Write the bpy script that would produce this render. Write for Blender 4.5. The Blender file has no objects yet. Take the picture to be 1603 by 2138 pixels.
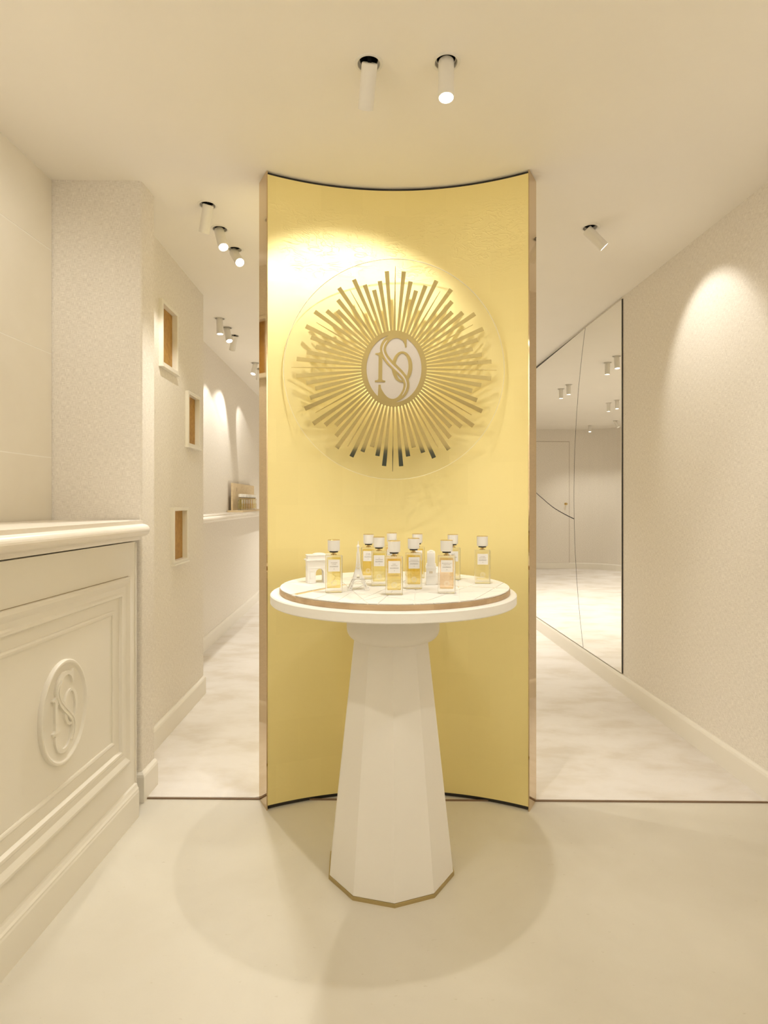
import bpy, bmesh, math, random
from mathutils import Vector, Matrix
from math import sin, cos, pi, radians, sqrt, atan2

# ------------------------------------------------------------------ camera, world, exposure
scene = bpy.context.scene
C = scene.collection
H = 2.35            # ceiling height
EYE = 1.133         # camera height
FPX = 1240.0        # focal length in pixels of the 1603 x 2138 frame

cam_d = bpy.data.cameras.new('camera')
cam = bpy.data.objects.new('camera', cam_d)
C.objects.link(cam)
cam.location = (0, 0, EYE)
cam.rotation_euler = (radians(90), 0, 0)
cam_d.sensor_fit = 'AUTO'
cam_d.sensor_width = 36.0
cam_d.lens = FPX / 2138.0 * 36.0
cam_d.shift_y = -21.0 / 2138.0
cam_d.clip_start = 0.02
scene.camera = cam

world = bpy.data.worlds.new('world')
scene.world = world
world.use_nodes = True
bg = world.node_tree.nodes['Background']
bg.inputs[0].default_value = (0.80, 0.88, 1.0, 1)      # dusk in the street outside the shopfront
bg.inputs[1].default_value = 0.05

scene.view_settings.view_transform = 'Standard'
scene.view_settings.look = 'None'
scene.view_settings.exposure = 1.07
scene.view_settings.gamma = 1.0
scene.view_settings.use_curve_mapping = False
try:
    scene.cycles.max_bounces = 9
    scene.cycles.diffuse_bounces = 6
    scene.cycles.glossy_bounces = 4
    scene.cycles.transmission_bounces = 8
    scene.cycles.transparent_max_bounces = 16
    scene.cycles.sample_clamp_indirect = 6.0
    scene.cycles.use_denoising = True
    scene.cycles.use_adaptive_sampling = True
    scene.cycles.adaptive_threshold = 0.08
    scene.cycles.caustics_refractive = False
    scene.cycles.blur_glossy = 0.5
except Exception:
    pass

LAMP = (1.0, 0.965, 0.89)      # warm lamps of the shop

# ------------------------------------------------------------------ helpers
def link(o, parent=None):
    C.objects.link(o)
    if parent is not None:
        o.parent = parent
    return o

def mesh_from(verts, faces, name='mesh'):
    me = bpy.data.meshes.new(name)
    me.from_pydata([tuple(v) for v in verts], [], faces)
    me.update()
    return me

def bm_mesh(bm, name='mesh', smooth=None):
    bmesh.ops.recalc_face_normals(bm, faces=bm.faces[:])
    me = bpy.data.meshes.new(name)
    bm.to_mesh(me)
    bm.free()
    if smooth is not None:
        shade(me, smooth)
    return me

def shade(me, angle=35):
    for p in me.polygons:
        p.use_smooth = True
    try:
        me.set_sharp_from_angle(angle=radians(angle))
    except Exception:
        pass

def obj(name, me, mat=None, parent=None, loc=None, rot=None):
    o = bpy.data.objects.new(name, me)
    if mat is not None:
        if len(me.materials) == 0:
            me.materials.append(mat)
    link(o, parent)
    if loc is not None:
        o.location = loc
    if rot is not None:
        o.rotation_euler = rot
    return o

def empty(name, loc=(0, 0, 0), rot=(0, 0, 0)):
    o = bpy.data.objects.new(name, None)
    o.empty_display_size = 0.05
    link(o)
    o.location = loc
    o.rotation_euler = rot
    return o

def tag(o, label, cat, group=None):
    o['label'] = label
    o['category'] = cat
    if group:
        o['group'] = group
    return o

def struct(o, label=None):
    o['kind'] = 'structure'
    if label:
        o['label'] = label
    return o

def bm_box(bm, x0, x1, y0, y1, z0, z1):
    vs = [bm.verts.new(p) for p in ((x0, y0, z0), (x1, y0, z0), (x1, y1, z0), (x0, y1, z0),
                                    (x0, y0, z1), (x1, y0, z1), (x1, y1, z1), (x0, y1, z1))]
    for f in ((0, 3, 2, 1), (4, 5, 6, 7), (0, 1, 5, 4), (1, 2, 6, 5), (2, 3, 7, 6), (3, 0, 4, 7)):
        bm.faces.new([vs[i] for i in f])
    return vs

def box_mesh(x0, x1, y0, y1, z0, z1, bevel=0.0, seg=2):
    bm = bmesh.new()
    bm_box(bm, x0, x1, y0, y1, z0, z1)
    if bevel > 0:
        bmesh.ops.bevel(bm, geom=bm.edges[:], offset=bevel, segments=seg, affect='EDGES', profile=0.5)
        return bm_mesh(bm, smooth=40)
    return bm_mesh(bm)

def bm_prism(bm, poly, t0, t1, fn):
    """poly: 2D points; fn(u, v, t) -> 3D point"""
    a = [bm.verts.new(fn(u, v, t0)) for u, v in poly]
    b = [bm.verts.new(fn(u, v, t1)) for u, v in poly]
    n = len(poly)
    bm.faces.new(a[::-1])
    bm.faces.new(b)
    for i in range(n):
        j = (i + 1) % n
        bm.faces.new((a[i], a[j], b[j], b[i]))

def prism_mesh(poly, t0, t1, fn, smooth=None):
    bm = bmesh.new()
    bm_prism(bm, poly, t0, t1, fn)
    return bm_mesh(bm, smooth=smooth)

XY = lambda u, v, t: (u, v, t)            # plan shapes
XZ = lambda u, v, t: (u, t, v)            # upright shapes facing -y
YZ = lambda u, v, t: (t, u, v)            # upright shapes facing +x

def lathe_mesh(profile, n=48, smooth=35, closed=False):
    bm = bmesh.new()
    rings = []
    for r, z in profile:
        if r < 1e-6:
            rings.append([bm.verts.new((0, 0, z))])
        else:
            rings.append([bm.verts.new((r * cos(2 * pi * k / n), r * sin(2 * pi * k / n), z)) for k in range(n)])
    pairs = list(zip(rings[:-1], rings[1:]))
    if closed:
        pairs.append((rings[-1], rings[0]))
    for a, b in pairs:
        for k in range(n):
            l = (k + 1) % n
            if len(a) == 1 and len(b) == 1:
                continue
            if len(a) == 1:
                bm.faces.new((a[0], b[k], b[l]))
            elif len(b) == 1:
                bm.faces.new((a[k], a[l], b[0]))
            else:
                bm.faces.new((a[k], a[l], b[l], b[k]))
    return bm_mesh(bm, smooth=smooth)

def catmull(pts, n=10):
    """smooth a list of tuples (any dimension)"""
    out = []
    P = [pts[0]] + list(pts) + [pts[-1]]
    for i in range(1, len(P) - 2):
        p0, p1, p2, p3 = P[i - 1], P[i], P[i + 1], P[i + 2]
        for k in range(n):
            t = k / n
            out.append(tuple(0.5 * (2 * b + (c - a) * t + (2 * a - 5 * b + 4 * c - d) * t * t +
                                    (3 * b - a - 3 * c + d) * t ** 3) for a, b, c, d in zip(p0, p1, p2, p3)))
    out.append(tuple(pts[-1]))
    return out

def bm_ribbon(bm, pts, t0, t1, fn):
    """pts: (u, v, halfwidth) along a centre line -> flat band with thickness"""
    L, R = [], []
    n = len(pts)
    for i in range(n):
        a = pts[max(i - 1, 0)]
        b = pts[min(i + 1, n - 1)]
        d = Vector((b[0] - a[0], b[1] - a[1]))
        d.normalize()
        nx, ny = -d.y, d.x
        u, v, w = pts[i]
        L.append((u + nx * w, v + ny * w))
        R.append((u - nx * w, v - ny * w))
    l0 = [bm.verts.new(fn(u, v, t0)) for u, v in L]
    l1 = [bm.verts.new(fn(u, v, t1)) for u, v in L]
    r0 = [bm.verts.new(fn(u, v, t0)) for u, v in R]
    r1 = [bm.verts.new(fn(u, v, t1)) for u, v in R]
    for i in range(n - 1):
        bm.faces.new((l1[i], l1[i + 1], r1[i + 1], r1[i]))
        bm.faces.new((l0[i], r0[i], r0[i + 1], l0[i + 1]))
        bm.faces.new((l0[i], l0[i + 1], l1[i + 1], l1[i]))
        bm.faces.new((r0[i], r1[i], r1[i + 1], r0[i + 1]))
    bm.faces.new((l0[0], l1[0], r1[0], r0[0]))
    bm.faces.new((l0[-1], r0[-1], r1[-1], l1[-1]))

def bm_ring(bm, ao, bo, ai, bi, t0, t1, fn, cu=0, cv=0, n=96, ci=(0, 0)):
    """elliptical ring with thickness"""
    def ell(a, b, t, dx=0, dy=0):
        return [bm.verts.new(fn(cu + dx + a * cos(2 * pi * k / n), cv + dy + b * sin(2 * pi * k / n), t)) for k in range(n)]
    o0, o1 = ell(ao, bo, t0), ell(ao, bo, t1)
    i0, i1 = ell(ai, bi, t0, *ci), ell(ai, bi, t1, *ci)
    for k in range(n):
        l = (k + 1) % n
        bm.faces.new((o1[k], o1[l], i1[l], i1[k]))
        bm.faces.new((o0[k], i0[k], i0[l], o0[l]))
        bm.faces.new((o0[k], o0[l], o1[l], o1[k]))
        bm.faces.new((i0[k], i1[k], i1[l], i0[l]))

def sweep_mesh(path, profile, close_ends=True, flip=False):
    """path: plan polyline; profile: (offset to the left of travel, z). Mitred corners."""
    bm = bmesh.new()
    n = len(path)
    rows = []
    for i in range(n):
        p = Vector(path[i])
        if i == 0:
            d1 = d2 = (Vector(path[1]) - p).normalized()
        elif i == n - 1:
            d1 = d2 = (p - Vector(path[i - 1])).normalized()
        else:
            d1 = (p - Vector(path[i - 1])).normalized()
            d2 = (Vector(path[i + 1]) - p).normalized()
        n1 = Vector((-d1.y, d1.x))
        n2 = Vector((-d2.y, d2.x))
        m = (n1 + n2)
        m.normalize()
        m = m / max(m.dot(n1), 0.2)
        rows.append([bm.verts.new((p.x + m.x * o, p.y + m.y * o, z)) for o, z in profile])
    k = len(profile)
    for a, b in zip(rows[:-1], rows[1:]):
        for j in range(k):
            l = (j + 1) % k
            bm.faces.new((a[j], a[l], b[l], b[j]))
    if close_ends:
        bm.faces.new(rows[0][::-1])
        bm.faces.new(rows[-1])
    return bm_mesh(bm)

def frame_mesh(u0, u1, v0, v1, profile, fn):
    """rectangular mitred moulding; profile: (inset, height)"""
    bm = bmesh.new()
    rows = []
    for ins, t in profile:
        rows.append([bm.verts.new(fn(u, v, t)) for u, v in
                     ((u0 + ins, v0 + ins), (u1 - ins, v0 + ins), (u1 - ins, v1 - ins), (u0 + ins, v1 - ins))])
    k = len(rows)
    for j in range(k):
        a, b = rows[j], rows[(j + 1) % k]
        for i in range(4):
            l = (i + 1) % 4
            bm.faces.new((a[i], a[l], b[l], b[i]))
    return bm_mesh(bm)

def holed_face(bm, outline, holes, fn):
    """flat polygon with holes, triangulated"""
    edges = []
    for loop in [outline] + holes:
        vs = [bm.verts.new(fn(u, v)) for u, v in loop]
        for i in range(len(vs)):
            edges.append(bm.edges.new((vs[i], vs[(i + 1) % len(vs)])))
    bmesh.ops.triangle_fill(bm, use_beauty=True, use_dissolve=False, edges=edges)

def text_mesh(body, size, bold=0.0):
    cu = bpy.data.curves.new('lettering', 'FONT')
    cu.body = body
    cu.size = size
    cu.align_x = 'CENTER'
    cu.align_y = 'CENTER'
    cu.offset = bold
    cu.resolution_u = 3
    o = bpy.data.objects.new('lettering_source', cu)
    C.objects.link(o)
    bpy.context.view_layer.update()
    dg = bpy.context.evaluated_depsgraph_get()
    me = bpy.data.meshes.new_from_object(o.evaluated_get(dg))
    bpy.data.objects.remove(o)
    bpy.data.curves.remove(cu)
    return me

# ------------------------------------------------------------------ materials
class NT:
    def __init__(self, name):
        self.m = bpy.data.materials.new(name)
        self.m.use_nodes = True
        self.t = self.m.node_tree
        self.b = self.t.nodes['Principled BSDF']
        self.out = self.t.nodes['Material Output']
    def n(self, kind, **kw):
        nd = self.t.nodes.new(kind)
        for k, v in kw.items():
            setattr(nd, k, v)
        return nd
    def l(self, a, b):
        self.t.links.new(a, b)
    def pos(self):
        return self.n('ShaderNodeNewGeometry').outputs['Position']
    def mapping(self, vec, scale=(1, 1, 1), rot=(0, 0, 0)):
        mp = self.n('ShaderNodeMapping')
        mp.inputs['Scale'].default_value = scale
        mp.inputs['Rotation'].default_value = rot
        self.l(vec, mp.inputs['Vector'])
        return mp.outputs[0]
    def noise(self, vec, scale, detail=3, rough=0.55, dist=0.0):
        nd = self.n('ShaderNodeTexNoise')
        nd.inputs['Scale'].default_value = scale
        nd.inputs['Detail'].default_value = detail
        nd.inputs['Roughness'].default_value = rough
        nd.inputs['Distortion'].default_value = dist
        if vec is not None:
            self.l(vec, nd.inputs['Vector'])
        return nd.outputs['Fac']
    def ramp(self, fac, stops):
        r = self.n('ShaderNodeValToRGB')
        e = r.color_ramp.elements
        while len(e) < len(stops):
            e.new(0.5)
        for el, (p, c) in zip(e, stops):
            el.position = p
            el.color = (c[0], c[1], c[2], 1)
        self.l(fac, r.inputs[0])
        return r.outputs[0]
    def math(self, op, a, b=None):
        nd = self.n('ShaderNodeMath', operation=op)
        for i, v in enumerate((a, b)):
            if v is None:
                continue
            if isinstance(v, (int, float)):
                nd.inputs[i].default_value = v
            else:
                self.l(v, nd.inputs[i])
        return nd.outputs[0]
    def mix(self, fac, a, b):
        nd = self.n('ShaderNodeMix', data_type='RGBA')
        for i, v in ((0, fac), (6, a), (7, b)):
            if isinstance(v, (int, float)):
                nd.inputs[i].default_value = v
            elif isinstance(v, tuple):
                nd.inputs[i].default_value = (v[0], v[1], v[2], 1)
            else:
                self.l(v, nd.inputs[i])
        return nd.outputs[2]
    def bump(self, height, strength, dist=0.002):
        nd = self.n('ShaderNodeBump')
        nd.inputs['Strength'].default_value = strength
        nd.inputs['Distance'].default_value = dist
        self.l(height, nd.inputs['Height'])
        self.l(nd.outputs[0], self.b.inputs['Normal'])
    def setc(self, c):
        self.b.inputs['Base Color'].default_value = (c[0], c[1], c[2], 1)
    def rough(self, r):
        self.b.inputs['Roughness'].default_value = r
    def metal(self, v):
        self.b.inputs['Metallic'].default_value = v
    def spec(self, v):
        self.b.inputs['Specular IOR Level'].default_value = v

def plain(name, c, rough=0.5, metal=0.0, spec=0.5):
    m = NT(name)
    m.setc(c); m.rough(rough); m.metal(metal); m.spec(spec)
    return m.m

def painted(name, c, rough=0.45, var=0.03, spec=0.3):
    m = NT(name)
    f = m.noise(m.pos(), 3.0, 1)
    c2 = tuple(max(0, v - var) for v in c)
    m.l(m.ramp(f, [(0.3, c2), (0.7, c)]), m.b.inputs['Base Color'])
    m.rough(rough); m.spec(spec)
    return m.m

def fabric(name, ca, cb):
    """woven linen wall covering: crossed stretched threads"""
    m = NT(name)
    p = m.pos()
    sep = m.n('ShaderNodeSeparateXYZ'); m.l(p, sep.inputs[0])
    h = m.math('ADD', sep.outputs[0], sep.outputs[1])
    cmb = m.n('ShaderNodeCombineXYZ')
    m.l(h, cmb.inputs[0]); m.l(sep.outputs[2], cmb.inputs[1])
    warp = m.noise(m.mapping(cmb.outputs[0], (680, 56, 1)), 1.0, 2, 0.6)
    weft = m.noise(m.mapping(cmb.outputs[0], (48, 680, 1)), 1.0, 2, 0.6)
    w = m.math('ADD', m.math('MULTIPLY', warp, 0.5), m.math('MULTIPLY', weft, 0.5))
    w2 = w
    m.l(m.ramp(w2, [(0.36, cb), (0.62, ca)]), m.b.inputs['Base Color'])
    m.rough(0.85); m.spec(0.15)
    m.bump(w, 0.5, 0.0012)
    return m.m

def stone(name, ca, cb, rough=0.4, scale=2.2, flecks=True, spec=0.4):
    m = NT(name)
    p = m.pos()
    f = m.noise(p, scale, 4, 0.6, 0.4)
    col = m.ramp(f, [(0.32, cb), (0.68, ca)])
    if flecks:
        v = m.noise(m.mapping(p, (1, 2.6, 1), (0, 0, 0.5)), 38, 2, 0.5)
        sp = m.ramp(v, [(0.70, (0, 0, 0)), (0.78, (1, 1, 1))])
        col = m.mix(m.math('MULTIPLY', sp, 0.42), col, (cb[0] * 0.72, cb[1] * 0.66, cb[2] * 0.55))
        fine = m.noise(p, 160, 3)
        col = m.mix(m.math('MULTIPLY', fine, 0.12), col, (cb[0] * 0.9, cb[1] * 0.88, cb[2] * 0.82))
    m.l(col, m.b.inputs['Base Color'])
    m.rough(rough)
    m.spec(spec)
    return m.m

MAT_CEIL = painted('matte_ceiling_paint', (0.89, 0.85, 0.78), 0.8, 0.012, 0.15)
MAT_WHITE = painted('cream_lacquer', (0.83, 0.79, 0.70), 0.38, 0.012, 0.4)
MAT_BASE = painted('cream_skirting_paint', (0.83, 0.79, 0.71), 0.4, 0.01, 0.4)
MAT_FABRIC = fabric('woven_linen_wall', (0.905, 0.86, 0.785), (0.665, 0.615, 0.545))
MAT_FLOOR = stone('pale_limestone_floor', (0.68, 0.64, 0.55), (0.62, 0.575, 0.48), 0.42, 2.0, True, 0.35)
MAT_SLAB = stone('limestone_wall_slab', (0.86, 0.815, 0.72), (0.80, 0.75, 0.645), 0.5, 1.6, False, 0.3)
MAT_TOP = stone('cream_marble', (0.86, 0.81, 0.725), (0.81, 0.75, 0.66), 0.3, 3.0, False, 0.45)
MAT_PED = painted('white_mineral_plaster', (0.86, 0.825, 0.755), 0.5, 0.015, 0.3)
MAT_TABLE = painted('white_lacquered_top', (0.90, 0.88, 0.83), 0.45, 0.006, 0.35)
MAT_MODEL = plain('white_resin', (0.90, 0.88, 0.84), 0.55, 0, 0.3)
MAT_BRASS = plain('satin_brass', (0.52, 0.42, 0.21), 0.32, 1.0)
MAT_MIRRORGOLD = plain('polished_gold_mirror', (0.80, 0.70, 0.36), 0.06, 1.0)
MAT_BRONZE = plain('polished_bronze_edge', (0.66, 0.52, 0.33), 0.05, 1.0)
MAT_LOGO_WHITE = plain('ivory_print', (0.66, 0.61, 0.56), 0.6)
MAT_MIRROR = plain('silvered_mirror', (0.93, 0.92, 0.88), 0.0, 1.0)
MAT_DARK = plain('dark_gap', (0.035, 0.03, 0.025), 0.6)
MAT_BLACK = plain('black_plastic', (0.012, 0.012, 0.013), 0.4)
MAT_LAMPWHITE = plain('white_powder_coat', (0.80, 0.77, 0.71), 0.45)
MAT_CAP = plain('white_bottle_cap', (0.86, 0.84, 0.80), 0.35)
MAT_PAPER = plain('white_paper_label', (0.84, 0.82, 0.79), 0.7)
MAT_INK = plain('grey_brown_ink', (0.17, 0.14, 0.11), 0.7)
MAT_PINKINK = plain('grey_ink', (0.33, 0.28, 0.23), 0.7)
MAT_GOLDRIM = plain('gold_rim', (0.75, 0.58, 0.28), 0.15, 1.0)
MAT_OCHRE = None

def mk_carpet():
    m = NT('cut_pile_carpet')
    p = m.pos()
    f = m.noise(m.mapping(p, (1, 1.7, 1), (0, 0, 0.35)), 3.2, 4, 0.6, 0.15)
    col = m.ramp(f, [(0.36, (0.69, 0.635, 0.56)), (0.48, (0.745, 0.70, 0.645)), (0.60, (0.78, 0.74, 0.695))])
    m.l(col, m.b.inputs['Base Color'])
    m.rough(0.95); m.spec(0.05)
    m.bump(m.noise(p, 420, 2), 0.35, 0.003)
    return m.m
MAT_CARPET = mk_carpet()

def mk_gold():
    m = NT('gold_leaf_sheet')
    p = m.pos()
    sep = m.n('ShaderNodeSeparateXYZ'); m.l(p, sep.inputs[0])
    # square leaves with slightly different tone
    br = m.n('ShaderNodeTexBrick')
    cm = m.n('ShaderNodeCombineXYZ'); m.l(sep.outputs[0], cm.inputs[0]); m.l(sep.outputs[2], cm.inputs[1])
    m.l(cm.outputs[0], br.inputs['Vector'])
    br.inputs['Color1'].default_value = (0.97, 0.86, 0.44, 1)
    br.inputs['Color2'].default_value = (0.94, 0.83, 0.415, 1)
    br.inputs['Mortar'].default_value = (0.96, 0.85, 0.43, 1)
    br.inputs['Scale'].default_value = 1.0
    br.inputs['Mortar Size'].default_value = 0.002
    br.inputs['Mortar Smooth'].default_value = 1.0
    br.inputs['Brick Width'].default_value = 0.16
    br.inputs['Row Height'].default_value = 0.16
    fine = m.noise(m.mapping(p, (8, 8, 60)), 6, 4)
    col = m.mix(m.math('MULTIPLY', fine, 0.25), br.outputs['Color'], (0.98, 0.88, 0.48))
    m.l(col, m.b.inputs['Base Color'])
    m.metal(0.72)
    m.l(m.math('ADD', m.math('MULTIPLY', m.noise(p, 14, 3), 0.10), 0.44), m.b.inputs['Roughness'])
    # fine crosswise weave of the backing everywhere, wrinkles of the leaf in a band near the top
    wv = m.noise(m.mapping(p, (14, 14, 240)), 1.0, 3)
    wv2 = m.noise(m.mapping(p, (200, 200, 12)), 1.0, 3)
    fine_h = m.math('ADD', wv, wv2)
    d = m.noise(p, 5, 3, 0.6, 1.5)
    cr = m.noise(m.mapping(p, (5, 5, 12), (0, 0.3, 0)), 3.0, 2, 0.5, 1.6)
    crease = m.math('ABSOLUTE', m.math('SUBTRACT', cr, 0.5))
    crease = m.ramp(crease, [(0.0, (1, 1, 1)), (0.035, (0.12, 0.12, 0.12)), (0.10, (0, 0, 0))])
    mr = m.n('ShaderNodeMapRange', interpolation_type='SMOOTHSTEP')
    mr.inputs[1].default_value = 1.92; mr.inputs[2].default_value = 2.08
    m.l(sep.outputs[2], mr.inputs[0])
    mr2 = m.n('ShaderNodeMapRange', interpolation_type='SMOOTHSTEP')
    mr2.inputs[1].default_value = 2.31; mr2.inputs[2].default_value = 2.20
    m.l(sep.outputs[2], mr2.inputs[0])
    band = m.math('MULTIPLY', mr.outputs[0], mr2.outputs[0])
    patch = m.ramp(d, [(0.47, (0.0, 0.0, 0.0)), (0.60, (1, 1, 1))])
    wr = m.math('MULTIPLY', m.math('MULTIPLY', crease, band), patch)
    hgt = m.math('ADD', m.math('MULTIPLY', fine_h, 0.16), m.math('MULTIPLY', wr, 0.75))
    m.bump(hgt, 0.35, 0.0022)
    return m.m
MAT_GOLD = mk_gold()

def mk_oak(name, ca, cb, plank=0.12):
    m = NT(name)
    p = m.pos()
    g = m.noise(m.mapping(p, (3.5, 46, 46)), 1.0, 4, 0.55, 0.3)
    col = m.ramp(g, [(0.3, cb), (0.7, ca)])
    sep = m.n('ShaderNodeSeparateXYZ'); m.l(p, sep.inputs[0])
    st = m.math('FLOOR', m.math('DIVIDE', m.math('ADD', sep.outputs[0], 0.305), plank * 1.8))
    wn = m.n('ShaderNodeTexWhiteNoise', noise_dimensions='1D'); m.l(st, wn.inputs['W'])
    col = m.mix(m.math('MULTIPLY', wn.outputs['Value'], 0.30), col, (cb[0] * 0.75, cb[1] * 0.72, cb[2] * 0.66))
    m.l(col, m.b.inputs['Base Color'])
    m.rough(0.5); m.spec(0.3)
    return m.m
MAT_OAK = mk_oak('light_oak', (0.60, 0.44, 0.27), (0.46, 0.32, 0.185))
MAT_OCHRE = mk_oak('ochre_niche_lining', (0.50, 0.29, 0.075), (0.36, 0.19, 0.045), 5.0)

def mk_clear(name, tint, gloss_tint=(1, 1, 1), glass_mix=0.0, ior=1.45, const=None):
    """clear solid: Fresnel reflection over a tinted see-through body, part of it refracting"""
    m = NT(name)
    m.t.nodes.remove(m.b)
    tr = m.n('ShaderNodeBsdfTransparent'); tr.inputs[0].default_value = (*tint, 1)
    gl = m.n('ShaderNodeBsdfGlossy'); gl.inputs['Roughness'].default_value = 0.01
    gl.inputs[0].default_value = (*gloss_tint, 1)
    fr = m.n('ShaderNodeFresnel'); fr.inputs[0].default_value = ior
    body = tr.outputs[0]
    if glass_mix > 0:
        rf = m.n('ShaderNodeBsdfRefraction'); rf.inputs['IOR'].default_value = ior
        rf.inputs[0].default_value = (*tint, 1); rf.inputs['Roughness'].default_value = 0.0
        mx0 = m.n('ShaderNodeMixShader'); mx0.inputs[0].default_value = glass_mix
        m.l(tr.outputs[0], mx0.inputs[1]); m.l(rf.outputs[0], mx0.inputs[2])
        body = mx0.outputs[0]
    mx = m.n('ShaderNodeMixShader')
    if const is None:
        m.l(fr.outputs[0], mx.inputs[0])
    else:
        mx.inputs[0].default_value = const
    m.l(body, mx.inputs[1]); m.l(body, mx.inputs[1]); m.l(gl.outputs[0], mx.inputs[2])
    m.l(mx.outputs[0], m.out.inputs[0])
    return m.m
MAT_ACRYL = mk_clear('clear_acrylic', (0.99, 0.99, 0.985), const=0.035)
MAT_ACRYL_EDGE = plain('frosted_acrylic_edge', (0.93, 0.90, 0.80), 0.3)
MAT_GLASS = mk_clear('bottle_glass', (0.995, 0.995, 0.99), glass_mix=0.5, ior=1.42)
LIQ = {
    'gold': mk_clear('pale_gold_perfume', (0.99, 0.945, 0.70), ior=1.08),
    'straw': mk_clear('straw_perfume', (0.99, 0.965, 0.78), ior=1.08),
    'amber': mk_clear('amber_perfume', (0.985, 0.92, 0.66), ior=1.08),
    'rose': mk_clear('rose_perfume', (0.97, 0.87, 0.74), ior=1.08),
    'clear': mk_clear('colourless_perfume', (0.995, 0.99, 0.955), ior=1.08),
}

def mk_emit(name, c, s):
    m = NT(name)
    m.t.nodes.remove(m.b)
    e = m.n('ShaderNodeEmission'); e.inputs[0].default_value = (*c, 1); e.inputs[1].default_value = s
    m.l(e.outputs[0], m.out.inputs[0])
    return m.m
MAT_LENS = mk_emit('lit_lamp_lens', (1.0, 0.93, 0.80), 6.0)
MAT_LENS.cycles.emission_sampling = 'NONE'

# ------------------------------------------------------------------ geometry of the place
def XR(y):            # right wall line
    return 1.413 - 0.033 * (y - 3.64)
def XF(y):            # far left wall line
    return -1.366 - 0.033 * (y - 4.505)
def XN(y):            # wall with the niches
    return -1.050 - 0.018 * (y - 2.7)
def XS(y):            # stone clad wall behind the counter
    return -1.254 + 0.028 * (y - 2.242)

Y_BACK, Y_FRONT = 9.90, -3.2
SEAM_L, SEAM_R = 2.268, 2.236

# list of spot fixtures: x, y, aim, watts, cone, blend, label, group
SPOTS = [
    (-0.042, 1.649, (-0.16, 2.29, 1.64), 5.4, 84, 0.5, 'left one of two white spotlights above the round table, lamp face turned away', 'ceiling spotlights above the round table'),
    (0.172, 1.644, (0.15, 1.40, 0.0), 13, 86, 0.6, 'white spotlight with glowing face, right of the two above the round table', 'ceiling spotlights above the round table'),
    (-0.723, 2.434, (-1.06, 2.92, 1.30), 7, 66, 0.5, 'white spotlight nearest the fabric pier, first in the left passage, lamp face hidden', 'ceiling spotlights of the left passage'),
    (-0.731, 2.647, (-0.10, 1.75, 0.5), 15, 84, 0.4, 'glowing white spotlight in the middle of the three beside the gold panel', 'ceiling spotlights of the left passage'),
    (-0.717, 2.860, (0.05, 1.75, 1.05), 17, 95, 0.4, 'glowing white spotlight swung sideways, third from the fabric pier', 'ceiling spotlights of the left passage'),
    (-1.090, 3.940, (-1.00, 3.90, 0.0), 14, 60, 0.6, 'small white spotlight hanging straight, first of the far group in the left passage', 'ceiling spotlights of the left passage'),
    (-1.095, 4.146, (-0.50, 3.45, 0.3), 16, 100, 0.9, 'small glowing spotlight in the middle of the far left group', 'ceiling spotlights of the left passage'),
    (-1.095, 4.345, (-1.39, 4.80, 1.50), 7, 54, 0.35, 'small white spotlight with dark face, last of the far left group', 'ceiling spotlights of the left passage'),
    (-1.127, 5.200, (-1.36, 4.70, 0.9), 9, 90, 0.4, 'distant glowing spotlight just left of the gold panel edge', 'ceiling spotlights of the left passage'),
    (-1.135, 5.420, (-1.42, 6.15, 1.50), 7, 52, 0.35, 'distant spotlight tucked behind the gold panel above the bottle shelf', 'ceiling spotlights of the left passage'),
    (0.914, 2.634, (1.447, 2.62, 1.80), 5.5, 70, 0.5, 'single white spotlight in the right passage tilted towards the fabric wall', 'ceiling spotlights of the right passage'),
    (0.780, 4.920, (0.74, 4.70, 0.0), 25, 110, 1.0, 'nearer glowing downlight of the close pair reflected in the right mirror pane', 'spotlights reflected in the mirror'),
    (0.756, 5.146, (0.80, 5.20, 0.0), 25, 110, 1.0, 'second glowing downlight of the close pair reflected in the right mirror pane', 'spotlights reflected in the mirror'),
    (0.730, 6.120, (0.70, 6.10, 0.0), 25, 110, 1.0, 'right downlight of the pair reflected in the upper left mirror pane', 'spotlights reflected in the mirror'),
    (0.724, 6.350, (0.70, 6.40, 0.0), 25, 110, 1.0, 'left downlight of the pair reflected in the upper left mirror pane', 'spotlights reflected in the mirror'),
    (-0.200, 7.000, (-0.20, 6.90, 0.0), 32, 120, 1.0, 'right lamp of the flat pair reflected low in the right mirror pane', 'spotlights reflected in the mirror'),
    (-0.190, 7.200, (-0.19, 7.30, 0.0), 32, 120, 1.0, 'left lamp of the flat pair reflected low in the right mirror pane', 'spotlights reflected in the mirror'),
    (-0.840, 9.300, (-0.70, 9.00, 0.0), 24, 110, 1.0, 'tiny lamp reflected beside the curved mirror seam near the back wall', 'spotlights reflected in the mirror'),
    (-1.000, 8.750, (-1.46, 8.60, 1.40), 12, 80, 0.4, 'tiny lamp reflected at the right mirror edge lighting the curved wall', 'spotlights reflected in the mirror'),
]
FILL_SPOTS = [   # unseen fill spotlights added above and behind the viewpoint: wall washers, two downlights
    (-0.62, 0.30, (-1.31, 0.25, 1.75), 26), (0.80, 0.30, (1.52, 0.25, 1.75), 26),
    (-0.62, -0.85, (-1.34, -0.85, 1.75), 26), (0.80, -0.85, (1.56, -0.85, 1.75), 26),
    (-0.62, -2.00, (-1.36, -2.00, 1.75), 26), (0.80, -2.00, (1.60, -2.00, 1.75), 26),
    (-0.70, 1.20, (-1.275, 1.70, 1.55), 6), (0.90, 1.20, (1.49, 1.60, 1.55), 9),
    (-0.95, 0.62, (-0.20, 2.15, 0.05), 11.5), (1.00, 0.62, (0.28, 2.15, 0.05), 11.5),
]

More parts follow.
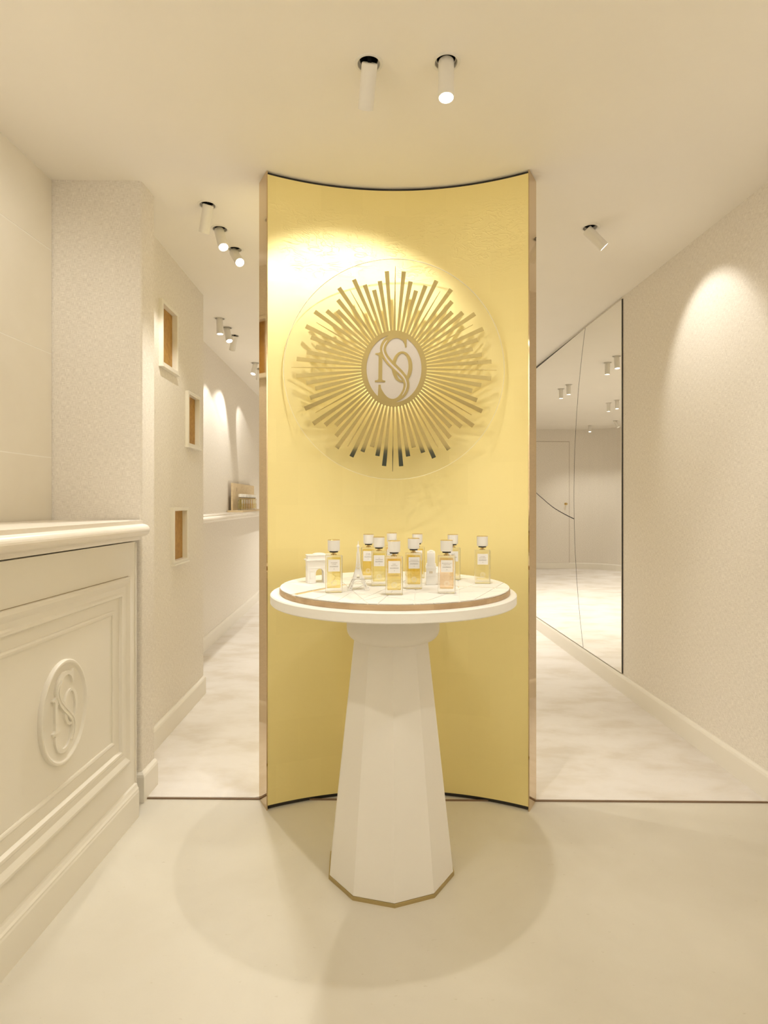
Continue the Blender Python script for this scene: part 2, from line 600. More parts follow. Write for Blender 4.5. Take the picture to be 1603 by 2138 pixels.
# ---- floor, carpet, ceiling
o = obj('floor', box_mesh(-2.2, 2.0, Y_FRONT - 0.3, 10.4, -0.05, 0.0), MAT_FLOOR)
struct(o, 'pale honed limestone floor in front of the gold panel')

def panel_pt(deg, r):     # points around the back of the curved panel
    a_ = radians(deg - (-0.48))
    return (0.043 + r * sin(a_), 1.300 + r * cos(a_))
carp = [(-0.916, SEAM_L + 0.001), (-0.490, 2.2645)] + [panel_pt(q_, 1.0985) for q_ in range(-28, 29, 4)] + [(0.566, 2.2490), (XR(SEAM_R) - 0.001, SEAM_R)]
carp += [(XR(9.87) - 0.001, 9.87), (-0.72, 9.87)] + [(-0.72 + 0.795 * cos(pi / 2 + pi / 2 * k / 12), 9.075 + 0.795 * sin(pi / 2 + pi / 2 * k / 12)) for k in range(1, 13)]
carp += [(XF(3.51) + 0.001, 3.51), (XN(3.51) + 0.001, 3.51), (XN(2.375) + 0.001, 2.375), (-0.914, 2.375)]
o = obj('carpet', prism_mesh(carp, 0.0, 0.007, XY), MAT_CARPET)
tag(o, 'pale pinkish cut pile carpet covering the passages behind the gold panel', 'carpet')
strip = [(-0.93, SEAM_L - 0.004), (1.475, SEAM_R - 0.004), (1.475, SEAM_R + 0.001), (-0.93, SEAM_L + 0.001)]
o = obj('trim_1', prism_mesh(strip, 0.0, 0.0055, XY), plain('brown_edge_strip', (0.23, 0.15, 0.09), 0.5))
struct(o, 'thin brown edging strip between stone floor and carpet')

bm = bmesh.new()
HOLE = 0.031
holes = []
for x, y in [(s[0], s[1]) for s in SPOTS] + [(e[0], e[1]) for e in FILL_SPOTS]:
    holes.append([(x + HOLE * cos(2 * pi * k / 28), y + HOLE * sin(2 * pi * k / 28)) for k in range(28)])
holed_face(bm, [(-2.2, Y_FRONT - 0.3), (2.0, Y_FRONT - 0.3), (2.0, 10.4), (-2.2, 10.4)], holes, lambda u, v: (u, v, H))
me = bm_mesh(bm)
o = obj('ceiling', me, MAT_CEIL)
struct(o, 'smooth warm white ceiling with recessed spotlights')

# ---- walls
def wall_strip(name, pts, thick, label, mat=MAT_FABRIC, z1=H):
    """pts: visible line; thickness goes to the right of travel"""
    prof = [(0, 0), (0, z1), (-thick, z1), (-thick, 0)]
    o = obj(name, sweep_mesh(pts, prof), mat)
    struct(o, label)
    return o

# right wall: travel so that the room lies on the left
wall_strip('wall_right', [(XR(Y_FRONT), Y_FRONT), (XR(Y_BACK), Y_BACK)], 0.1, 'woven linen wall on the right')
curve = []
cx, cy, rr = -0.72, 9.08, 0.80
for k in range(17):
    a = pi / 2 + (pi / 2) * k / 16
    curve.append((cx + rr * cos(a), cy + rr * sin(a)))
back_pts = [(XR(Y_BACK), Y_BACK - 0.02)] + curve
wall_strip('wall_back', back_pts, 0.1, 'linen wall at the back of the room curving into the left wall')
wall_strip('wall_far_left', [(cx - rr, cy), (XF(3.46), 3.46)], 0.1, 'linen wall of the left passage above and below the stone shelf')

# wall with the three niches
NICHES = [(2.775, 3.005, 1.775, 2.085), (3.165, 3.385, 1.432, 1.728), (2.935, 3.165, 0.822, 1.105)]
bm = bmesh.new()
fr = 0.013
hl = [[(a + fr, c + fr), (b - fr, c + fr), (b - fr, d - fr), (a + fr, d - fr)] for a, b, c, d in NICHES]
holed_face(bm, [(2.36, 0), (3.50, 0), (3.50, H), (2.36, H)], hl, lambda u, v: (XN(u), u, v))
a = [bm.verts.new(p) for p in ((XN(3.5), 3.5, 0), (XF(3.5) - 0.02, 3.5, 0), (XF(3.5) - 0.02, 3.5, H), (XN(3.5), 3.5, H))]
bm.faces.new(a)
o = obj('wall_niche', bm_mesh(bm), MAT_FABRIC)
struct(o, 'woven linen wall with three small lit niches beside the left passage')

# pier at the end of the counter, vertical edges eased
def rounded(poly, idx, r, n=5):
    out = []
    m = len(poly)
    for i, p in enumerate(poly):
        if i not in idx:
            out.append(p); continue
        P = Vector(p); A = Vector(poly[i - 1]); B = Vector(poly[(i + 1) % m])
        da = (A - P).normalized(); db = (B - P).normalized()
        for k in range(n + 1):
            t = k / n
            q = P + da * r * (1 - t) ** 2 + db * r * t ** 2
            out.append((q.x, q.y))
    return out
pier = rounded([(-1.34, 2.242), (-0.919, 2.252), (-0.917, 2.369), (-1.34, 2.369)], {1}, 0.012)
o = obj('wall_pier', prism_mesh(pier, 0, H, XY, smooth=40), MAT_FABRIC)
struct(o, 'square pier covered in woven linen at the end of the counter')

# stone wall behind the counter, clad with large slabs
o = obj('wall_left', prism_mesh([(XS(Y_FRONT) - 0.0008, Y_FRONT), (XS(2.242) - 0.0008, 2.242), (XS(2.242) - 0.12, 2.242), (XS(Y_FRONT) - 0.12, Y_FRONT)], 0, H, XY), plain('joint_mortar', (0.92, 0.89, 0.82), 0.8))
struct(o, 'limestone clad wall behind the counter')
zs = [0.0, 0.13, 0.52, 0.91, 1.30, 1.691, 2.081, H]
cuts = [Y_FRONT, -2.3, -1.25, -0.1, 1.05, 2.2415]
G = 0.0022
for ci in range(3, len(zs) - 1):
    for k in range(len(cuts) - 1):
        y0, y1 = cuts[k] + G, cuts[k + 1] - (G if k < len(cuts) - 2 else 0)
        bm = bmesh.new()
        poly = [(XS(y0) - 0.0045, y0), (XS(y0), y0), (XS(y1), y1), (XS(y1) - 0.0045, y1)]
        bm_prism(bm, poly, zs[ci] + G, zs[ci + 1] - G, XY)
        s = obj('stone_slab', bm_mesh(bm), MAT_SLAB, o)
# wall to the street with the shop entrance opening
bm = bmesh.new()
bm_box(bm, -2.1, -0.75, Y_FRONT - 0.12, Y_FRONT, 0, H)
bm_box(bm, 0.85, 1.9, Y_FRONT - 0.12, Y_FRONT, 0, H)
bm_box(bm, -0.75, 0.85, Y_FRONT - 0.12, Y_FRONT, 1.82, H)
o = obj('wall_front', bm_mesh(bm), painted('cream_wall_paint', (0.80, 0.75, 0.67), 0.6))
struct(o, 'cream wall with the shop entrance behind the viewpoint')

# ---- skirting boards
SK = [(0.0, 0.0), (0.016, 0.0), (0.016, 0.094), (0.013, 0.103), (0.006, 0.110), (0.0, 0.110)]
def skirting(name, pts, label):
    o = obj(name, sweep_mesh(pts, SK), MAT_BASE)
    struct(o, label)
skirting('baseboard_right', [(XR(Y_FRONT), Y_FRONT), (XR(Y_BACK - 0.02), Y_BACK - 0.02)], 'cream skirting board along the right wall')
skirting('baseboard_back', back_pts, 'cream skirting board along the curved back wall')
skirting('baseboard_far_left', [(cx - rr, cy), (XF(3.5), 3.5)], 'cream skirting board below the stone shelf')
skirting('baseboard_niche', [(XN(3.5), 3.5), (XN(2.369), 2.369)], 'cream skirting board below the niches')
skirting('baseboard_pier', [(-0.917, 2.369), (-0.919, 2.252), (-1.2, 2.244)], 'cream skirting board around the linen pier')

# ---- concealed door in the back wall
door = empty('door_1', (-0.33, Y_BACK - 0.022, 0.0))
struct(door, 'flush linen covered door in the back wall seen in the mirror')
bm = bmesh.new()
dw, dh, gp = 0.40, 2.15, 0.006
d = obj('gap', frame_mesh(-dw, dw, 0.004, dh, [(0, -0.001), (gp, -0.001), (gp, 0.004), (0, 0.004)], XZ), plain('door_gap_shadow', (0.30, 0.22, 0.13), 0.8), door)
d = obj('leaf', box_mesh(-dw + gp, dw - gp, -0.003, 0.004, 0.115, dh - gp), MAT_FABRIC, door)
d = obj('kick_board', box_mesh(-dw + gp, dw - gp, -0.019, 0.002, 0.012, 0.113), MAT_BASE, door)
k = obj('knob', lathe_mesh([(0.0, 0.045), (0.014, 0.044), (0.020, 0.036), (0.018, 0.026), (0.008, 0.018), (0.008, 0.004), (0.022, 0.003), (0.022, 0.0), (0.0, 0.0)], 24), MAT_GOLDRIM, door, (-0.335, -0.003, 1.10), (radians(90), 0, 0))
k['label'] = 'polished brass door knob'

# ------------------------------------------------------------------ concave gold panel
PC = (0.043, 1.300)
PR = 1.0015
TH = radians(28.57)
panel = empty('curved_panel', (PC[0], PC[1], 0), (0, 0, radians(-0.48)))
tag(panel, 'tall concave gold leaf panel standing from floor to ceiling behind the round table', 'panel')
def arc_mesh(r0, r1, z0, z1, th, n=72, smooth=True):
    bm = bmesh.new()
    rows = []
    for i in range(n + 1):
        a = -th + 2 * th * i / n
        rows.append([bm.verts.new((r * sin(a), r * cos(a), z)) for r, z in ((r0, z0), (r1, z0), (r1, z1), (r0, z1))])
    for p, q in zip(rows[:-1], rows[1:]):
        for j in range(4):
            l = (j + 1) % 4
            bm.faces.new((p[j], p[l], q[l], q[j]))
    bm.faces.new(rows[0][::-1]); bm.faces.new(rows[-1])
    return bm_mesh(bm, smooth=30)
obj('front_sheet', arc_mesh(PR, PR + 0.004, 0.016, H - 0.012, TH), MAT_GOLD, panel)
obj('core', arc_mesh(PR + 0.008, PR + 0.086, 0.001, H - 0.001, TH - 0.004), MAT_DARK, panel)
obj('back_sheet', arc_mesh(PR + 0.088, PR + 0.091, 0.004, H - 0.004, TH), MAT_GOLD, panel)
for s in (-1, 1):
    a0 = s * TH
    bm = bmesh.new()
    d_ = Vector((sin(a0), cos(a0))); t_ = Vector((cos(a0), -sin(a0))) * s
    p0 = d_ * (PR - 0.003); p1 = d_ * (PR + 0.0925)
    poly = [tuple(p0), tuple(p1), tuple(p1 + t_ * 0.004), tuple(p0 + t_ * 0.004)]
    bm_prism(bm, poly, 0.0, H - 0.002, XY)
    e = obj('side_edge', bm_mesh(bm), MAT_BRONZE, panel)
    e['label'] = 'polished bronze side edge'

# ------------------------------------------------------------------ monogram shared by the sign and the counter medallion
K = 1.0
def mono(u, v):
    return ((u - 822.0), (888.0 - v))
S_LINE = [(1000, 352, 26), (920, 300, 30), (835, 288, 34), (745, 312, 45), (668, 378, 51), (622, 468, 55), (616, 560, 55),
          (655, 660, 57), (735, 765, 58), (850, 878, 59), (960, 985, 57), (1035, 1085, 55), (1058, 1190, 55),
          (1038, 1290, 53), (985, 1380, 47), (905, 1450, 34), (815, 1480, 30), (720, 1465, 34), (640, 1405, 38), (590, 1320, 30), (562, 1240, 20), (560, 1190, 19)]
S_INLINE = [(690, 362, 3), (640, 430, 9), (612, 520, 11), (625, 600, 12), (670, 690, 14), (745, 785, 16), (850, 888, 17),
            (950, 985, 15), (1020, 1070, 12), (1052, 1160, 10), (1050, 1230, 9), (1025, 1310, 7), (980, 1385, 3)]
def mono_pts(line, k):
    return [(mono(u, v)[0] * k, mono(u, v)[1] * k, w * k) for u, v, w in catmull(line, 6)]
def mono_poly(poly, k):
    return [(mono(u, v)[0] * k, mono(u, v)[1] * k) for u, v in poly]
def build_monogram(parent, k, fn, t0, t1, mats, ring_t=None):
    """oval ring, figure one, figure nought and the letter S with its inline"""
    mg, mw = mats
    bm = bmesh.new()
    bm_ring(bm, 608 * k, 707 * k, 510 * k, 626 * k, t0, ring_t or t1, fn)
    obj('oval_ring', bm_mesh(bm, smooth=30), mg, parent)
    bm = bmesh.new()
    bm_prism(bm, mono_poly([(535, 655), (605, 640), (605, 1085), (618, 1108), (662, 1114), (662, 1140), (472, 1140), (472, 1114), (520, 1108), (535, 1085)], k), t0, t1, fn)
    bm_prism(bm, mono_poly([(472, 607), (530, 602), (580, 575), (600, 640), (535, 660), (515, 636), (472, 630)], k), t0, t1 * 0.999, fn)
    obj('figure_one', bm_mesh(bm), mg, parent)
    bm = bmesh.new()
    c = mono(972, 853)
    bm_ring(bm, 191 * k, 288 * k, 120 * k, 250 * k, t0, t1 * 0.998, fn, c[0] * k, c[1] * k, 72)
    obj('figure_nought', bm_mesh(bm, smooth=30), mg, parent)
    bm = bmesh.new()
    bm_ribbon(bm, mono_pts(S_LINE, k), t0, t1 * 1.03, fn)
    bm_prism(bm, mono_poly([(960, 318), (1050, 262), (1050, 490), (1022, 490), (1010, 430)], k), t0, t1 * 1.02, fn)
    bm_prism(bm, mono_poly([(540, 1190), (580, 1190), (585, 1250), (640, 1400), (600, 1500), (530, 1400)], k), t0, t1 * 1.02, fn)
    bm_prism(bm, mono_poly([(760, 300), (800, 255), (1000, 255), (1040, 330), (900, 312)], k), t0, t1 * 1.01, fn)
    bm_prism(bm, mono_poly([(600, 1400), (720, 1470), (960, 1440), (860, 1520), (640, 1500)], k), t0, t1 * 1.01, fn)
    s = obj('letter_s', bm_mesh(bm), mg, parent)
    bm = bmesh.new()
    bm_ribbon(bm, mono_pts(S_INLINE, k), t0, t1 * 1.10, fn)
    obj('inline', bm_mesh(bm), mw, s)

# ------------------------------------------------------------------ sunburst sign on a clear disc
sign = empty('sunburst_sign', (0.0367, 2.1900, 1.6235), (0, radians(0.8), 0))
tag(sign, 'gold sunburst sign with an oval monogram on a clear round disc', 'sign')
SGN = lambda u, v, t: (u, -t, v)          # t grows towards the viewer
DR = 0.4065
HALO = 5.2       # the lamp behind the oval that lights the panel between the rays
d = obj('clear_disc', lathe_mesh([(0, 0), (DR, 0), (DR, 0.006), (0, 0.006)], 128, 30), MAT_ACRYL, sign, (0, 0.006, 0), (radians(90), 0, 0))
d['label'] = 'clear acrylic disc'
obj('disc_rim', lathe_mesh([(DR + 0.0002, -0.0002), (DR + 0.0011, -0.0002), (DR + 0.0011, 0.0062), (DR + 0.0002, 0.0062)], 160, 30, True), MAT_ACRYL_EDGE, sign, (0, 0.006, 0), (radians(90), 0, 0))
obj('standoff', lathe_mesh([(0, 0), (0.02, 0), (0.02, 0.105), (0, 0.105)], 24), MAT_BRASS, sign, (0, 0.111, 0), (radians(90), 0, 0))
def torus_mesh(R_, r_, n=32, k=6):
    bm = bmesh.new()
    rows = [[bm.verts.new(((R_ + r_ * cos(2 * pi * j / k)) * cos(2 * pi * i / n), (R_ + r_ * cos(2 * pi * j / k)) * sin(2 * pi * i / n), r_ * sin(2 * pi * j / k))) for j in range(k)] for i in range(n)]
    for i in range(n):
        for j in range(k):
            a_, b_ = rows[i], rows[(i + 1) % n]
            bm.faces.new((a_[j], b_[j], b_[(j + 1) % k], a_[(j + 1) % k]))
    return bm_mesh(bm, smooth=60)
h_ = obj('halo_lamp', torus_mesh(0.088, 0.005), mk_emit('warm_led_ring', (1.0, 0.93, 0.78), HALO), sign, (0, 0.034, 0), (radians(90), 0, 0))
h_['label'] = 'glowing LED ring behind the oval'
ray_cache = {}
for i in range(72):
    a = radians(5.0 * i)
    j = i % 6
    if j == 0:
        R1 = 0.378 if i % 18 == 0 else 0.333
        w0, w1 = 0.0042, 0.0008
    else:
        R1 = {1: 0.360, 2: 0.327, 3: 0.299, 4: 0.327, 5: 0.360}[j]
        w0, w1 = 0.0036, 0.0080
    r0 = 1.0 / sqrt((sin(a) / 0.117) ** 2 + (cos(a) / 0.1365) ** 2)
    key = (round(r0, 5), R1, w0)
    if key not in ray_cache:
        ray_cache[key] = prism_mesh([(-w0, r0), (w0, r0), (w1, R1), (-w1, R1)], 0.0004, 0.0035, SGN)
    obj('ray', ray_cache[key], MAT_MIRRORGOLD, sign, None, (0, a, 0))
bm = bmesh.new()
kk = 0.0001983
bm_prism(bm, [(560 * kk * cos(2 * pi * q / 96), 660 * kk * sin(2 * pi * q / 96)) for q in range(96)], 0.0004, 0.0030, SGN)
obj('oval_plate', bm_mesh(bm), MAT_LOGO_WHITE, sign)
build_monogram(sign, kk, SGN, 0.0032, 0.0056, (plain('gold_monogram', (0.78, 0.67, 0.34), 0.14, 1.0), MAT_LOGO_WHITE))

# ------------------------------------------------------------------ pedestal table
TX, TY = 0.0285, 1.855
table = empty('pedestal_table', (TX, TY, 0))
tag(table, 'white round display table on a tapering ten-sided pedestal in front of the gold panel', 'table')
ROT = radians(2.65)
def deca(r, z):
    return [(r * sin(ROT + 2 * pi * k / 10) - 0.008, -r * cos(ROT + 2 * pi * k / 10), z) for k in range(10)]
def loft(rings):
    bm = bmesh.new()
    rows = [[bm.verts.new(p) for p in r] for r in rings]
    for a, b in zip(rows[:-1], rows[1:]):
        for i in range(len(a)):
            j = (i + 1) % len(a)
            bm.faces.new((a[i], a[j], b[j], b[i]))
    bm.faces.new(rows[0][::-1]); bm.faces.new(rows[-1])
    return bm_mesh(bm)
p = obj('plinth', loft([deca(0.1995, 0.0), deca(0.1995, 0.011)]), MAT_BRASS, table)
p['label'] = 'thin brass plinth'
obj('pedestal', loft([deca(0.1965, 0.0115), deca(0.1175, 0.716)]), MAT_PED, table)
prof = [(0.0, 0.706)]
for k in range(9):
    a = -pi / 2 + (pi / 2) * k / 8
    prof.append((0.1085 + 0.036 * cos(a), 0.742 + 0.036 * sin(a)))
prof += [(0.1445, 0.8265), (0.0, 0.8265)]
obj('collar', lathe_mesh(prof, 96, 30), MAT_PED, table)
TZ = 0.857
obj('tabletop', lathe_mesh([(0, 0.8275), (0.374, 0.8275), (0.377, 0.8305), (0.377, TZ - 0.003), (0.374, TZ), (0, TZ)], 160, 30), MAT_TABLE, table)

# ---- round oak board with a white relief map cut into blocks
board = empty('city_map_board', (0.0325, TY, TZ))
tag(board, 'round oak board carrying a white relief street map, lying on the table', 'board')
BR = 0.3535
obj('oak_base', lathe_mesh([(0, 0.0), (BR - 0.001, 0.0), (BR, 0.001), (BR, 0.0135), (BR - 0.001, 0.0145), (0, 0.0145)], 160, 30), MAT_OAK, board)

def clip(poly, nx, ny, c):
    """keep nx*x + ny*y >= c"""
    out = []
    n = len(poly)
    for i in range(n):
        p, q = poly[i], poly[(i + 1) % n]
        dp, dq = nx * p[0] + ny * p[1] - c, nx * q[0] + ny * q[1] - c
        if dp >= 0:
            out.append(p)
        if (dp >= 0) != (dq >= 0):
            t = dp / (dp - dq)
            out.append((p[0] + (q[0] - p[0]) * t, p[1] + (q[1] - p[1]) * t))
    return out
def split(polys, x0, y0, x1, y1, gap, test=None):
    d = Vector((x1 - x0, y1 - y0)).normalized()
    nx, ny = -d.y, d.x
    c = nx * x0 + ny * y0
    out = []
    for p in polys:
        if test is not None:
            cx_ = sum(v[0] for v in p) / len(p); cy_ = sum(v[1] for v in p) / len(p)
            if not test(cx_, cy_):
                out.append(p); continue
        a = clip(p, nx, ny, c + gap / 2)
        b = clip(p, -nx, -ny, -c + gap / 2)
        for q in (a, b):
            if len(q) >= 3:
                ar = abs(sum(q[i][0] * q[(i + 1) % len(q)][1] - q[(i + 1) % len(q)][0] * q[i][1] for i in range(len(q)))) / 2
                if ar > 2e-5:
                    out.append(q)
    return out
disc = [((BR - 0.002) * cos(2 * pi * k / 120), (BR - 0.002) * sin(2 * pi * k / 120)) for k in range(120)]
polys = [disc]
bends = [(-0.31, -0.245), (-0.155, 0.005), (0.07, 0.045), (0.195, -0.04), (0.36, -0.09)]
zones = []
# streets through the river bends split the disc, then each zone gets its reach of the river
polys = split(polys, -0.155, 0.005, -0.235, 0.35, 0.003)
polys = split(polys, 0.07, 0.045, 0.09, 0.35, 0.003)
polys = split(polys, 0.195, -0.04, 0.24, 0.35, 0.003)
def zone(cx_, cy_, x0, x1):
    return x0 <= cx_ < x1
for k in range(4):
    lo = [-1, -0.17, 0.075, 0.21][k]; hi = [-0.17, 0.075, 0.21, 1][k]
    polys = split(polys, *bends[k], *bends[k + 1], [0.020, 0.012, 0.010, 0.008][k], lambda cx_, cy_, lo=lo, hi=hi: zone(cx_, cy_, lo, hi))
rng = random.Random(10)
streets = [((-0.05, -0.36), (0.02, 0.0)), ((-0.20, -0.20), (0.30, -0.14)), ((0.05, -0.36), (0.22, -0.05)), ((-0.30, 0.12), (0.33, 0.16)),
           ((-0.12, -0.36), (-0.03, -0.1)), ((0.12, -0.36), (-0.2, -0.1)), ((0.30, -0.30), (0.02, -0.12)), ((-0.10, 0.1), (-0.02, 0.36)),
           ((0.14, 0.05), (0.30, 0.30)), ((-0.33, 0.04), (-0.1, 0.2)), ((0.2, -0.3), (0.34, 0.02)), ((-0.28, -0.1), (-0.02, -0.24)), ((-0.16, -0.34), (-0.10, -0.02))]
for (a, b) in streets:
    polys = split(polys, a[0], a[1], b[0], b[1], rng.choice((0.0018, 0.0024, 0.003)))
for q in polys:
    hgt = 0.0180 + rng.uniform(0, 0.0006)
    obj('map_block', prism_mesh(q, 0.0159, hgt, XY), MAT_MODEL, board)
obj('map_sheet', lathe_mesh([(0, 0.0146), (BR - 0.004, 0.0146), (BR - 0.004, 0.0158), (0, 0.0158)], 120, 30), MAT_MODEL, board)
bm = bmesh.new()
bm_ribbon(bm, [(bends[0][0] + 0.035, bends[0][1] + 0.056, 0.0098), (bends[1][0], bends[1][1], 0.0080), (bends[2][0], bends[2][1], 0.0052), (bends[3][0], bends[3][1], 0.0046), (bends[4][0] - 0.035, bends[4][1] + 0.0106, 0.0036)], 0.0158, 0.0166, XY)
r_ = obj('river_inlay', bm_mesh(bm), plain('gold_river', (0.80, 0.58, 0.24), 0.35, 0.5), board)
r_['label'] = 'gold inlay of the river'
MZ = TZ + 0.0186      # top of the map

# ------------------------------------------------------------------ perfume bottles
BW, BD, BH = 0.0480, 0.0345, 0.1065
def rbox_mesh(w, d, z0, z1, r, seg=2):
    return box_mesh(-w / 2, w / 2, -d / 2, d / 2, z0, z1, r, seg)
GLASS_ME = rbox_mesh(BW, BD, 0.0, BH, 0.0028, 3)
LIQ_ME = {k: rbox_mesh(BW - 0.0100, BD - 0.0085, 0.0135, BH - 0.0075, 0.0025, 2) for k in LIQ}
LABEL_ME = box_mesh(-0.0165, 0.0165, -0.0004, 0.0, -0.0168, 0.0168)
NECK_ME = lathe_mesh([(0, 0), (0.0085, 0.0), (0.0085, 0.002), (0.0052, 0.0025), (0.0052, 0.0075), (0, 0.0075)], 24)
BAND_ME = lathe_mesh([(0, 0), (0.0118, 0), (0.0122, 0.0006), (0.0122, 0.0042), (0, 0.0042)], 32)
CAP_ME = lathe_mesh([(0, 0), (0.0160, 0.0), (0.0168, 0.0015), (0.0172, 0.006), (0.0174, 0.0305), (0, 0.0305)], 40)
RIM_ME = lathe_mesh([(0.0, 0.0), (0.0175, 0.0), (0.0178, 0.0006), (0.0174, 0.0014), (0.0163, 0.0017), (0.0, 0.0011)], 40)
bm = bmesh.new()
bm_ring(bm, 0.0078, 0.0078, 0.0073, 0.0073, 0.0, 0.0005, SGN, n=40)
for q in range(12):
    a = 2 * pi * q / 12
    bm_ribbon(bm, [(0.0052 * sin(a), 0.0052 * cos(a), 0.00025), (0.0070 * sin(a), 0.0070 * cos(a), 0.00035)], 0.0, 0.0004, SGN)
bm_ring(bm, 0.0044, 0.0048, 0.0039, 0.0043, 0.0, 0.0005, SGN, n=32)
EMBLEM_ME = bm_mesh(bm)
BRAND_ME = text_mesh('SOLFERINO', 0.0046)
TEN_ME = text_mesh('10', 0.0030)
MAT_ETCH = plain('etched_glass', (0.90, 0.87, 0.78), 0.6)

def bottle(loc, rz, liq, label, group, lines=None, emblem=True, cat='bottle'):
    t = empty('perfume_bottle', loc, (0, 0, radians(rz)))
    tag(t, label, cat, group)
    obj('glass_body', GLASS_ME, MAT_GLASS, t)
    obj('perfume', LIQ_ME[liq], LIQ[liq], t)
    lb = obj('paper_label', LABEL_ME, MAT_PAPER, t, (0, -BD / 2 - 0.0003, 0.0775))
    if lines:
        up = Matrix.Rotation(radians(90), 4, 'X')
        for q, ln in enumerate(lines):
            tm = text_mesh(ln, 0.0036)
            tm.transform(up)
            obj('lettering', tm, MAT_PINKINK, lb, (0, -0.0006, 0.0078 - 0.0042 * q if len(lines) > 1 else 0.0055))
        obj('lettering', BRAND_ME, MAT_INK, lb, (0, -0.0006, -0.0030), (radians(90), 0, 0))
        obj('lettering', TEN_ME, MAT_INK, lb, (0, -0.0006, -0.0098), (radians(90), 0, 0))
    if emblem:
        obj('etched_emblem', EMBLEM_ME, MAT_ETCH, t, (0, -BD / 2 - 0.0002, 0.0285))
    obj('neck', NECK_ME, MAT_GOLDRIM, t, (0, 0, BH))
    obj('black_band', BAND_ME, MAT_BLACK, t, (0, 0, BH + 0.0072))
    cp = obj('cap', CAP_ME, MAT_CAP, t, (0, 0, BH + 0.0114))
    obj('gold_rim', RIM_ME, MAT_GOLDRIM, cp, (0, 0, 0.0303))
    return t
GB = 'perfume bottles on the round table'
bottle((-0.1435, 1.697, MZ), 7, 'gold', 'leftmost perfume bottle in the front row, golden, beside the white arch model', GB, ['UN JARDIN', 'A PARIS'])
bottle((-0.0155, 1.835, MZ), 2, 'straw', 'pale yellow perfume bottle just right of the small white tower', GB, ['LA', 'BOHEMIENNE'])
bottle((0.0280, 1.657, MZ), 1, 'amber', 'golden perfume bottle standing front and centre, nearest the table edge', GB, ['PARIS', 'ROMANCE'])
bottle((-0.0520, 1.992, MZ), -2, 'amber', 'perfume bottle behind the white tower, left one of the back row', GB, ['UN SOIR', 'A L OPERA'])
bottle((0.0272, 2.075, MZ), 0, 'rose', 'rearmost perfume bottle, mostly hidden behind the front centre one', GB, ['RIVE', 'GAUCHE'])
bottle((0.1134, 2.018, MZ), -2, 'amber', 'amber perfume bottle half hidden behind the bottle left of the cathedral model', GB, ['LES QUAIS', 'DE SEINE'])
bottle((0.0883, 1.771, MZ), 2, 'amber', 'golden perfume bottle directly left of the white cathedral model', GB, ['LES BALCONS', 'DE MONTMARTRE'])
bottle((0.1772, 1.682, MZ), -4, 'rose', 'rose tinted perfume bottle in the front row, right of the cathedral model', GB, ['BONHEUR D UN', 'JOUR D ETE'])
bottle((0.2295, 1.980, MZ), -3, 'clear', 'nearly colourless perfume bottle half hidden behind the rose tinted one', GB, ['FLEURS', 'DE PARIS'])
bottle((0.3115, 1.883, MZ), -5, 'clear', 'clear perfume bottle standing alone at the right end of the table', GB, ['UN SOIR', 'SUR LE PONT'])

# ------------------------------------------------------------------ white landmark models
arch = empty('arch_model', (-0.2090, 1.905, MZ), (0, 0, radians(17)))
tag(arch, 'white model of a triumphal arch at the left of the table', 'model')
w, dpt, hh = 0.078, 0.040, 0.070
ow, oh = 0.0135, 0.030
outl = [(-w / 2, 0), (-ow, 0), (-ow, oh)] + [(ow * -cos(pi * k / 12), oh + ow * 1.15 * sin(pi * k / 12)) for k in range(1, 12)] + [(ow, oh), (ow, 0), (w / 2, 0), (w / 2, hh), (-w / 2, hh)]
obj('body', prism_mesh(outl, -dpt / 2, dpt / 2, XZ), MAT_MODEL, arch)
def stepped(name, parent, steps, w, d):
    bm = bmesh.new()
    for e, z0, z1 in steps:
        bm_box(bm, -w / 2 - e, w / 2 + e, -d / 2 - e, d / 2 + e, z0, z1)
    return obj(name, bm_mesh(bm), MAT_MODEL, parent)
stepped('string_course', arch, [(0.0012, 0.0475, 0.0490)], w, dpt)
for sx in (-1, 1):
    for sy in (-1, 1):
        x0, x1 = sorted((sx * 0.0165, sx * 0.0345))
        y0, y1 = sorted((sy * dpt / 2, sy * (dpt / 2 + 0.0030)))
        obj('relief_pedestal', box_mesh(x0, x1, y0, y1, 0.0, 0.0135, 0.0006, 1), MAT_MODEL, arch)
        y0, y1 = sorted((sy * dpt / 2, sy * (dpt / 2 + 0.0020)))
        obj('sculpture_group', box_mesh(x0 + 0.002, x1 - 0.002, y0, y1, 0.0135, 0.034, 0.0012, 2), MAT_MODEL, arch)
        obj('relief_panel', box_mesh(x0 + 0.001, x1 - 0.001, y0, y1 - 0.0008 * (sy > 0), 0.0385, 0.046), MAT_MODEL, arch)
stepped('frieze', arch, [(0.0008, 0.062, 0.0640), (0.0004, 0.0640, 0.070)], w, dpt)
stepped('cornice', arch, [(0.0026, 0.0700, 0.0715), (0.0052, 0.0715, 0.0740), (0.0038, 0.0740, 0.0752)], w, dpt)
stepped('attic', arch, [(-0.0002, 0.0752, 0.0870), (0.0012, 0.0870, 0.0890)], w, dpt)
dome = lathe_mesh([(0.021, 0.0885), (0.0205, 0.0915), (0.016, 0.0935), (0.009, 0.0945), (0, 0.0948)], 32)
dome.transform(Matrix.Diagonal((1.0, 0.55, 1.0, 1.0)))
obj('roof_crown', dome, MAT_MODEL, arch)

